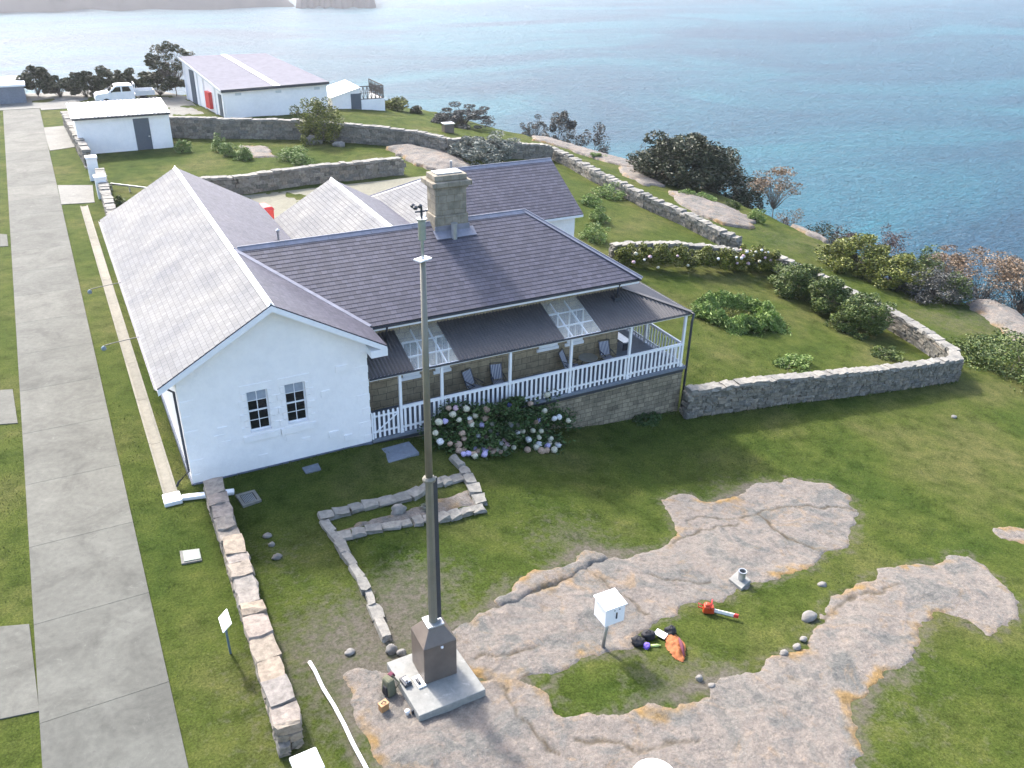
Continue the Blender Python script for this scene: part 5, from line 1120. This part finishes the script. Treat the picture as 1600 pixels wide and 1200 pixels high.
def tree(base, top_z, r, mat, label, name='tree', cat='tree', nleaf=6000, size=.12, ncl=40, trunk='bark', r0=.16, nl=12, group=None, flat=0, clr=.36, crown_frac=.75, lean=(0,0), hollow=.45, aspect=.45, twigs=0, cshift=(0,0), lowcut=-.55):
    base = np.array(base, float); gzb = base[2]; H = top_z-gzb; rz = H*crown_frac/2; cz = top_z-rz
    t = empty(name, base-np.array([0,0,.1]), label, cat, group); c = np.array([base[0]+lean[0]+cshift[0], base[1]+lean[1]+cshift[1], cz])
    C = crown_pts(c, (r[0], r[1], rz), ncl, nleaf, clr, hollow, flat, lowcut=lowcut); V, F = leaves(C, size, aspect); npmesh('crown', V, F, M[mat], t)
    b = MB(); fork = base+np.array([lean[0]*.3, lean[1]*.3, max(.15, H*(1-crown_frac)*.7)]); b.tube([base-np.array([0,0,.5]), (base+fork)/2+np.array([.05,0,0]), fork], [r0*1.25, r0, r0*.85], 7)
    ids = RNG.choice(len(C), nl+twigs); tips = C[ids]; limbs(b, fork, tips[:nl], r0*.6); limbs(b, fork, tips[nl:], r0*.22, sides=3, wob=.3); b.build('trunk', M[trunk], t, True); return t
def bush_px(x0, y0, x1, y1, mat, label, name='shrub', cat='shrub', nleaf=4000, size=.07, depth=.8, group=None, ncl=34, off=0.0, trunk='bark', nl=8, twigs=10, cf=None, **k):
    if cf is None: cf = 1.75 if 'clump' in name else .95 if name == 'twiggy_bush' else 1.3
    p = P((x0+x1)/2, y1) ; a = PV(x0, (y0+y1)/2, p[1]); e = PV(x1, (y0+y1)/2, p[1]); rx = abs(e[0]-a[0])/2
    # the bush stands behind its lower edge by half its depth
    dv = ray((x0+x1)/2, y1)[:2]; dv = dv/np.hypot(*dv); rd_ = rx*depth; pc = np.array([p[0]+dv[0]*(rd_*.8+off), p[1]+dv[1]*(rd_*.8+off)]); z = gz(*pc)
    s_ = np.hypot(*(pc-CAMP[:2]))/np.hypot(*(p[:2]-CAMP[:2])); rx *= s_
    d = ray((x0+x1)/2, y0); tt = np.hypot(*(pc-CAMP[:2]))/np.hypot(*d[:2]); topz = CAMP[2]+tt*d[2]; q = CAMP+tt*d; pc = q[:2]*.0+pc
    return tree((pc[0], pc[1], z-.05), max(topz, z+.3), (rx, rd_*s_), mat, label, name, cat, nleaf, size, ncl, trunk, .05, nl, group, crown_frac=cf, twigs=twigs, **k)
# sea-side trees
bush_px(1003, 207, 1120, 297, 'leaf_dark', 'big dark dense evergreen tree on the cliff top, its crown against the sea', 'evergreen_tree', 'tree', 30000, .16, ncl=100, off=1.5, cf=1.15, clr=.3, hollow=.35)
bush_px(1090, 230, 1178, 300, 'leaf_dark', 'dark wind shaped tree right of and behind the biggest evergreen', 'evergreen_tree', 'tree', 18000, .15, ncl=70, off=2.0, cf=1.15, clr=.32)
bush_px(1168, 255, 1245, 338, 'leaf_brown', 'nearly leafless brown tree against the sea right of the dark evergreens', 'bare_tree', 'tree', 2600, .10, ncl=26, off=1.0, cf=.55, nl=16, twigs=70, trunk='bark_grey', clr=.3, flat=.3)
bush_px(1212, 312, 1252, 342, 'leaf_brown', 'low brown twiggy bush at the foot of the leafless tree', 'shrub', 'shrub', 1800, .08, ncl=16, off=1, twigs=30)
bush_px(985, 225, 1012, 262, 'leaf_grey', 'thin grey twiggy bush left of the big dark evergreen', 'shrub', 'shrub', 700, .08, ncl=14, off=2, twigs=40)
bush_px(680, 165, 772, 206, 'leaf_grey', 'broad grey twiggy bush on the cliff top behind the back wall', 'twiggy_bush', 'shrub', 9000, .10, ncl=44, off=3, cf=1.4, twigs=110, nl=20, trunk='bark', clr=.22, hollow=.7)
bush_px(812, 182, 856, 217, 'leaf_grey', 'sparse twiggy bush between the two denser grey ones on the cliff top', 'twiggy_bush', 'shrub', 1200, .1, ncl=16, off=3, twigs=90, nl=16, clr=.2, hollow=.8)
bush_px(850, 176, 905, 222, 'leaf_grey', 'upright grey green bush leaning left on the cliff top', 'twiggy_bush', 'shrub', 6500, .11, ncl=24, off=2.5, twigs=70, nl=16, clr=.28, hollow=.6)
bush_px(893, 188, 948, 228, 'leaf_grey', 'grey green bush at the right end of the cliff top row', 'twiggy_bush', 'shrub', 8500, .11, ncl=26, off=2.5, twigs=60, nl=14, clr=.3, hollow=.6)
bush_px(600, 152, 642, 176, 'leaf_yellow', 'low olive brown bush right of the lattice screened yard', 'shrub', 'shrub', 3000, .12, off=1.5)
bush_px(640, 165, 662, 180, 'leaf_dark', 'small dark bush at the grass edge right of the olive brown bush', 'shrub', 'shrub', 1200, .1, off=1.5)
bush_px(1262, 345, 1330, 378, 'leaf_dark', 'dark low scrub just over the cliff edge left of the green bushes', 'scrub', 'shrub', 4000, .1, off=2.5, twigs=30)
bush_px(1298, 355, 1350, 385, 'leaf_purple', 'purple brown bush at the top left of the big green thicket', 'shrub', 'shrub', 4000, .09, off=2)
bush_px(1290, 368, 1372, 432, 'leaf_yellow', 'yellow green bush, leftmost of the thicket below the brown bush', 'shrub', 'shrub', 12000, .1, ncl=70, off=.3, clr=.25)
bush_px(1350, 362, 1412, 412, 'leaf_purple', 'grey purple domed bush behind the yellow green thicket', 'shrub', 'shrub', 6000, .08, ncl=60, off=3.5, clr=.25)
bush_px(1345, 392, 1430, 452, 'leaf_yellow', 'bright yellow green bush in the middle of the thicket', 'shrub', 'shrub', 14000, .1, ncl=80, off=.2, clr=.22)
bush_px(1405, 388, 1460, 448, 'leaf_mid', 'mid green bush at the right of the thicket', 'shrub', 'shrub', 8000, .1, ncl=50, off=1.0)
bush_px(1415, 425, 1500, 475, 'leaf_grey', 'dark grey brown low bush below the brown trees', 'shrub', 'shrub', 9000, .08, ncl=60, off=.2, twigs=60)
bush_px(1470, 428, 1505, 478, 'leaf_mid', 'small olive bush at the right tip of the thicket', 'shrub', 'shrub', 4000, .08, off=.2)
for x0, y0, x1, y1, l in ((1440, 382, 1492, 432, 'short brown leaved tree beside the green thicket'), (1484, 385, 1584, 462, 'flat topped brown leaved tree with a forked dark trunk at the cliff edge'), (1548, 410, 1640, 485, 'brown leaved tree at the right edge of the picture below the flat topped one')):
    bush_px(x0, y0, x1, y1, 'leaf_brown', l, 'brown_tree', 'tree', 4500, .09, ncl=40, off=1.0, cf=.5, nl=18, twigs=50, clr=.28, flat=.25, lowcut=-.2)
bush_px(1530, 436, 1640, 500, 'leaf_grey', 'tangle of bare grey scrub beneath the brown trees', 'scrub', 'shrub', 3500, .08, ncl=60, off=.5, twigs=160, nl=30, hollow=.6, clr=.25)
bush_px(1516, 528, 1660, 590, 'leaf_mid', 'rounded green bush at the right edge outside the wall corner', 'shrub', 'shrub', 14000, .09, ncl=80, off=-.5, clr=.26)
bush_px(1496, 530, 1520, 550, 'leaf_mid', 'tiny olive bush on the grass outside the wall corner', 'shrub', 'shrub', 1500, .06)
# trees at the far left
for x0, y0, x1, y1, l in ((32,105,92,160,'dark dense tree at the far left behind the road end'),(70,120,122,160,'dark bush right of the far left tree, against the glittering sea'),(115,112,160,160,'dark feathery tree left of the white truck'),(150,108,200,158,'thin dark tree directly behind the white truck cab'),(178,110,226,158,'dark rounded tree behind the truck tray'),(215,112,290,160,'broad dark bush left of the barn')):
    bush_px(x0, y0, x1, y1, 'leaf_dark', l, 'coastal_tree', 'tree', 5500, .17, ncl=36, off=2.5, twigs=40, nl=12, clr=.3, hollow=.5, cf=.92)
bush_px(236, 66, 318, 158, 'leaf_dark', 'tall thin crowned dark tree rising beside the barn roof', 'coastal_tree', 'tree', 5200, .13, ncl=70, off=1.5, twigs=120, nl=22, clr=.16, hollow=.7, cf=.72)
bush_px(464, 146, 534, 222, 'leaf_yellow', 'feathery olive shrub in front of the barn wall', 'shrub', 'shrub', 9000, .1, ncl=60, off=-1.6, clr=.26, twigs=60)
bush_px(697, 210, 805, 256, 'leaf_silver', 'silvery grey mound shrub against the back wall', 'shrub', 'shrub', 14000, .1, ncl=80, off=-.6, clr=.2)
# garden flowers and hedges
for i, (x0, y0, x1, y1, l) in enumerate([(332,208,356,236,'leafy clump at the upper end of the back garden row'),(345,220,375,244,'leafy clump in the middle of the back garden row'),(368,228,397,250,'leafy clump at the lower end of the back garden row'),(434,226,480,252,'rounded leafy flowering clump beside the flat rock'),(452,240,494,262,'leafy clump just in front of the larger rounded one at the retaining wall'),(272,220,300,238,'small leafy clump beside the white shed'),
        (926,288,975,310,'leafy clump against the boulder wall'),(905,303,938,322,'leafy clump by the corner of the far slate roof, uppermost of three'),(920,322,950,348,'leafy clump, middle of three beside the far slate roof'),(905,348,948,378,'leafy clump nearest the cottage, lowest of three'),(172,304,198,325,'dark green clump beside the pale slate roof corner'),
        (1056,296,1085,310,'green tuft on the seaward slope, left of two below the big evergreen'),(1080,303,1115,316,'green tuft on the seaward slope below the big evergreen'),(1132,313,1155,326,'green tuft on the slope above the orange rock'),(1167,327,1192,348,'bright green tuft at the end of the orange rock'),(1206,560,1262,576,'leafy plants just inside the pale capped wall'),(1360,546,1400,560,'low grey green plants inside the wall near the corner'),(922,238,945,248,'small green tuft on the slope above the wall corner')]):
    bush_px(x0, y0, x1, y1, 'leaf_bright' if i not in (10, 13, 16) else 'leaf_mid', l, 'leafy_clump', 'plant', 2600, .10, ncl=34, group='leafy clumps in the gardens and on the slope', aspect=.22, off=-.2, twigs=0, nl=4, lowcut=-.3, hollow=.3, clr=.3)
bush_px(1207, 408, 1275, 466, 'leaf_mid', 'upright green hedge bush, leftmost of the three along the seaward wall', 'hedge_bush', 'shrub', 14000, .08, ncl=70, off=-.3, clr=.26, group='hedge bushes along the seaward wall')
bush_px(1262, 430, 1320, 492, 'leaf_mid', 'darker hedge bush in the middle of the three along the seaward wall', 'hedge_bush', 'shrub', 11000, .08, ncl=60, off=-.3, clr=.26, group='hedge bushes along the seaward wall')
bush_px(1305, 458, 1374, 522, 'leaf_mid', 'hedge bush nearest the wall end, rightmost of the three', 'hedge_bush', 'shrub', 14000, .08, ncl=70, off=-.3, clr=.26, group='hedge bushes along the seaward wall')
# ring bed
def ringbed():
    c = P(1152, 496); t = empty('ring_bed', c, 'ring shaped bed of strap leaved plants on the enclosed lawn', 'flower bed'); rx = abs(PV(1210, 500, c[1])[0]-PV(1088, 500, c[1])[0])/2-.3; ry = abs(P(1150, 470)[1]-P(1152, 522)[1])/2
    C = []; n = 30000; th = RNG.uniform(0, 2*math.pi, n); ns = 1+.12*np.sin(th*5)+.08*np.sin(th*11+1); rr = RNG.normal(.80, .13, n)*ns; hh = RNG.beta(2, 1.2, n)*.75*np.clip(1-((rr-.8)/.36)**2, .05, 1)
    cl = fbm(np.cos(th)*rr*6+9, np.sin(th)*rr*6, 3); hh *= (1+cl*.9)
    X = c[0]+np.cos(th)*rr*rx; Y = c[1]+np.sin(th)*rr*ry; Z = ground(X, Y)+hh; V, F = leaves(np.stack([X, Y, Z], -1), .12, .2, .25); npmesh('strap_leaves', V, F, M['leaf_bright'], t)
    n = 4000; th = RNG.uniform(0, 2*math.pi, n); rr = RNG.uniform(0, .5, n); X = c[0]+np.cos(th)*rr*rx; Y = c[1]+np.sin(th)*rr*ry; V, F = leaves(np.stack([X, Y, ground(X, Y)+RNG.uniform(0, .2, n)], -1), .08, .2, .3); npmesh('inner_grass', V, F, M['leaf_yellow'], t)
ringbed()
# flower heads
def headmesh(m, r=.135):
    V = []; b = MB(); n, k = 10, 6
    for i in range(k+1):
        ph = math.pi*i/k-math.pi/2
        for j in range(n):
            th = 2*math.pi*j/n; q = r*random.uniform(.88, 1.1); V.append((q*math.cos(ph)*math.cos(th), q*math.cos(ph)*math.sin(th), q*.8*math.sin(ph)))
    F = [(i*n+j, i*n+(j+1) % n, (i+1)*n+(j+1) % n, (i+1)*n+j) for i in range(k) for j in range(n)]
    me = bpy.data.meshes.new('flower_head'); me.from_pydata(V, [], F); me.materials.append(m); me.update(); return me
FL = {}
for k, c in dict(cream=(.58, .55, .42), white=(.68, .68, .68), lilac=(.50, .45, .70), blue=(.28, .32, .75), pink=(.60, .42, .48), tan=(.42, .30, .22)).items():
    t = NT('flower_'+k); vo = t.n('ShaderNodeTexVoronoi'); vo.inputs['Scale'].default_value = 30; t.l(t.co.outputs['Object'], vo.inputs['Vector'])
    m_ = t.fin(t.ramp(vo.outputs['Distance'], [(.0, scl(c, 1.25)), (.7, scl(c, .65))]), .8, t.bump(vo.outputs['Distance'], -.8, .03)); FL[k] = headmesh(m_)
def head(parent, p, k, s=1.0):
    o = bpy.data.objects.new('flower_head', FL[k]); col.objects.link(o); o.parent = parent; o.location = tuple(np.array(p)-parent_loc(parent)); s *= random.uniform(.8, 1.2); o.scale = (s, s, s); o.rotation_euler = (random.random()*.5, random.random()*.5, random.random()*6); return o
hy = empty('hydrangea_bush', (5.5, -1.2, -1.1), 'large dark hydrangea covered in cream, lilac and faded flower heads in front of the verandah', 'shrub')
HD = [(665,495,'lilac'),(720,445,'cream'),(815,405,'cream'),(840,475,'white'),(880,455,'cream'),(945,475,'tan'),(925,520,'lilac'),(1000,515,'cream'),(990,565,'cream'),(905,600,'white'),(960,605,'tan'),(1040,585,'white'),(1085,625,'pink'),(1065,650,'white'),(1105,655,'pink'),(1125,375,'blue'),(1140,525,'white'),(1185,520,'cream'),(1130,515,'cream'),(1220,565,'cream'),(1290,560,'cream'),(1350,565,'cream'),(1260,625,'white'),(1335,660,'white'),(1395,695,'lilac'),(1335,610,'cream'),(1410,655,'cream'),(1460,675,'cream'),(1330,490,'lilac'),(1310,500,'tan'),(1445,475,'white'),(1480,465,'white'),(1375,420,'cream'),(1275,370,'tan'),(1395,305,'cream'),(700,655,'tan'),(760,660,'tan'),(765,715,'tan'),(800,700,'tan'),(882,700,'lilac'),(938,712,'lilac'),(980,700,'tan'),(1010,740,'tan'),(1040,735,'cream'),(1090,705,'cream'),(1155,700,'cream'),(900,755,'tan'),(955,765,'lilac'),(943,822,'lilac'),(878,850,'cream'),(865,800,'tan'),(833,785,'lilac'),(797,790,'lilac'),(1005,785,'tan'),(1060,785,'tan'),(630,640,'white'),(597,578,'cream'),(785,580,'tan'),(800,620,'tan'),(855,520,'cream'),(845,500,'tan'),(740,400,'pink'),(690,400,'tan'),(960,410,'tan'),(1315,715,'cream'),(1180,575,'white'),(1350,795,'tan'),(1385,795,'tan'),(1440,795,'cream'),(1250,755,'tan'),(1420,620,'cream'),(765,485,'cream'),(620,500,'cream'),(1545,490,'cream'),(1470,700,'white')]
hp = []
for x, y, k in HD:
    px, py = x/4.571+550, y/4.571+550; v = -.25-1.75*(py-620)/110-(.0 if px < 800 else .0); q = PV(px, py, max(v, -2.2)); g_ = gz(q[0], q[1]); q[2] = max(q[2], g_+.12); q = q+(-ray(px, py))*.012; hp.append(q); head(hy, q+(-ray(px, py))*.02, k, 1.12)
hp = np.array(hp); hp2 = hp+np.array([.08, .34, -.22]); Cs = np.repeat(hp2, 260, 0)+RNG.normal(0, 1, (len(hp2)*260, 3))*np.array([.26, .22, .2])
Cc = crown_pts((5.2, -.75, -.1), (2.3, .8, .95), 80, 16000, .3, .3); Cs = np.concatenate([Cs, Cc, crown_pts((4.6, -1.5, -.55), (1.5, .7, .7), 50, 9000, .3, .3)]); Cs = Cs[Cs[:, 1] < -.1]; _dir = Cs-CAMP; _dir /= np.linalg.norm(_dir, axis=1)[:, None]; _k = np.ones(len(Cs), bool)
for q in hp:
    w_ = q-Cs; _a = (w_*_dir).sum(1); _k &= ~((_a > -.0) & (np.linalg.norm(w_-_a[:, None]*_dir, axis=1) < .12))
Cs = Cs[_k]; V, F = leaves(Cs, .075, .55, 0); npmesh('foliage', V, F, M['leaf_deep'], hy)
b = MB(); limbs(b, (5.0, -.9, -1.5), Cs[RNG.choice(len(Cs), 14)], .03); limbs(b, (6.2, -.9, -1.7), Cs[RNG.choice(len(Cs), 10)], .03); b.build('stems', M['bark'], hy)
# flowering hedge in front of the grey wall
hg = empty('flowering_hedge', P(1100, 432), 'long flowering hydrangea hedge in front of the grey wall beyond the cottage', 'hedge')
Cs = []
for x, y, s_ in [(985,418,.8),(1010,422,.9),(1035,424,1),(1060,425,1.05),(1085,426,1.0),(1110,427,1.05),(1135,428,1.05),(1160,429,1.15),(1185,430,1.25),(1203,432,1.1)]:
    p = P(x, y); Cs.append(crown_pts((p[0], p[1]+.4, p[2]+.85*s_), (.95, .75, .95*s_), 26, 3600, .34, .4))
Cs = np.concatenate(Cs); V, F = leaves(Cs, .07, .5); npmesh('foliage', V, F, M['leaf_yellow'], hg)
for i in range(24):
    px = random.uniform(990, 1205); py = random.uniform(392, 424); 
    if i < 14: px = random.uniform(1140, 1205); py = random.uniform(385, 415)
    q = PV(px, py, P(px, 427)[1]-.35); head(hg, q, random.choice(['cream', 'cream', 'pink', 'white']), .85)
# creepers and weeds
bush_px(655, 786, 674, 800, 'leaf_silver', 'small spiky grey succulent among the bed stones', 'succulent', 'plant', 300, .07, aspect=.15, twigs=0, nl=3)
bush_px(985, 648, 1030, 664, 'leaf_deep', 'dark weeds at the foot of the verandah foundation wall', 'weed_patch', 'plant', 1600, .06, twigs=0, nl=3)
p = P(722, 748)
# ---------------------------------------------------------------- grass blades near the camera
def blades():
    n = 620000; U = RNG.uniform(-14, 40, n); V = -22+RNG.uniform(0, 1, n)**1.25*40
    keep = np.ones(n, bool); keep &= ~((U > -12.62) & (U < -9.2)); keep &= ~((U > -8.2) & (U < -7.52) & (V > -.5)); keep &= ~((U > -7.2) & (U < 15.9) & (V > -.1)); keep &= ~((U > -7.15) & (U < -6.05) & (V > -14) & (V < -1))
    keep &= ~((U < 16) & (V > 5) & (U > -7.2)); U = U[keep]; V = V[keep]
    d1 = sdpoly(U, V, ROCK_A); d2 = sdpoly(U, V, ROCK_B); d3 = sdpoly(U, V, ROCK_C); keep = (d1 < .0) & (d2 < .0) & (d3 < .05); keep &= sdpoly(U, V, quad) < 0
    bb = baref(U, V)+RNG.uniform(-.25, .25, len(U)); keep &= bb < .22; keep &= RNG.uniform(0, 1, len(U)) > ss(U, 8, 26); keep &= RNG.uniform(0, 1, len(U)) > ss(V, -2, 12); keep &= fbm(U*.9, V*.9, 3) > RNG.uniform(-.9, .35, len(U)); U = U[keep]; V = V[keep]; n = len(U)
    Z = ground(U, V)+fbm(U*.45, V*.45)*(ss(U, -3, 2)*.09+ss(-sdpoly(U, V, EDGE), -12, 6)*.35)+fbm(U*2.2, V*2.2, 3)*.03*ss(U, -6., 1)-.012
    mult = np.ones(len(U))
    eu = []; ev = []
    for pl, off_, dens in ([p[:2] for p in fw], .33, 90), ([(-7.12, -13.4), (-6.95, -10), (-6.8, -5), (-6.75, -1)], 0.0, 110), ([(-6.5, -13.3), (-6.38, -10), (-6.2, -5), (-6.08, -1)], 0.0, 110), ([P(*q)[:2] for q in [(508,818),(552,888),(603,1003)]], .2, 90), ([P(*q)[:2] for q in [(528,845),(625,826),(756,800)]], .25, 90), ([(-7, -.12), (0, -.12)], 0, 70), ([(6, -.12), (15.6, -.12)], 0, 70):
        for a_, b_ in zip(pl[:-1], pl[1:]):
            a_ = np.array(a_, float); b_ = np.array(b_, float); L_ = np.hypot(*(b_-a_)); k_ = int(L_*dens); f_ = RNG.uniform(0, 1, k_); sd_2 = RNG.choice([-1, 1], k_) if off_ else np.zeros(k_); nn_ = np.array([-(b_-a_)[1], (b_-a_)[0]])/L_
            cl_ = fbm(f_*L_*1.3+a_[0]*3, f_*0+a_[1]) > RNG.uniform(-.5, .3, k_); o_ = sd_2*off_+RNG.normal(0, .06, k_); eu.append((a_[0]+(b_-a_)[0]*f_+nn_[0]*o_)[cl_]); ev.append((a_[1]+(b_-a_)[1]*f_+nn_[1]*o_)[cl_])
    eu = np.concatenate(eu); ev = np.concatenate(ev); U = np.concatenate([U, eu]); V = np.concatenate([V, ev]); mult = np.concatenate([mult, RNG.uniform(1.1, 2.1, len(eu))]); n = len(U)
    Z = ground(U, V)+fbm(U*.45, V*.45)*(ss(U, -3, 2)*.09+ss(-sdpoly(U, V, EDGE), -12, 6)*.35)+fbm(U*2.2, V*2.2, 3)*.03*ss(U, -6., 1)-.012
    dist = np.hypot(U-CAMP[0], V-CAMP[1]); s = mult*.028*np.clip(dist/22, .8, 2.2)*RNG.uniform(.5, 1.25, n)*(1+.5*fbm(U*2, V*2, 2)); a = RNG.uniform(0, math.pi, n); wd_ = s*.32; ln = RNG.normal(0, .5, (n, 2))*s[:, None]
    B0 = np.stack([U-np.cos(a)*wd_, V-np.sin(a)*wd_, Z], -1); B1 = np.stack([U+np.cos(a)*wd_, V+np.sin(a)*wd_, Z], -1); T = np.stack([U+ln[:, 0], V+ln[:, 1], Z+s*1.3], -1)
    o = npmesh('grass', np.stack([B0, B1, T], 1).reshape(-1, 3), np.arange(3*n).reshape(n, 3), M['tuft']); o['kind'] = 'stuff'; o['label'] = 'short grass blades of the near lawn'
blades()

# ---------------------------------------------------------------- sea air
t = bpy.data.materials.new('sea_air'); t.use_nodes = True; nt = t.node_tree; nt.nodes.remove(nt.nodes['Principled BSDF'])
pv = nt.nodes.new('ShaderNodeVolumePrincipled'); pv.inputs['Color'].default_value = (.86, .90, 1, 1); pv.inputs['Density'].default_value = .00024; pv.inputs['Anisotropy'].default_value = .7
nt.links.new(pv.outputs[0], nt.nodes['Material Output'].inputs['Volume'])
o = MB().box((-7600, -7600, SEA-45), (7600, 7600, 60)).build('haze', t); o['kind'] = 'stuff'
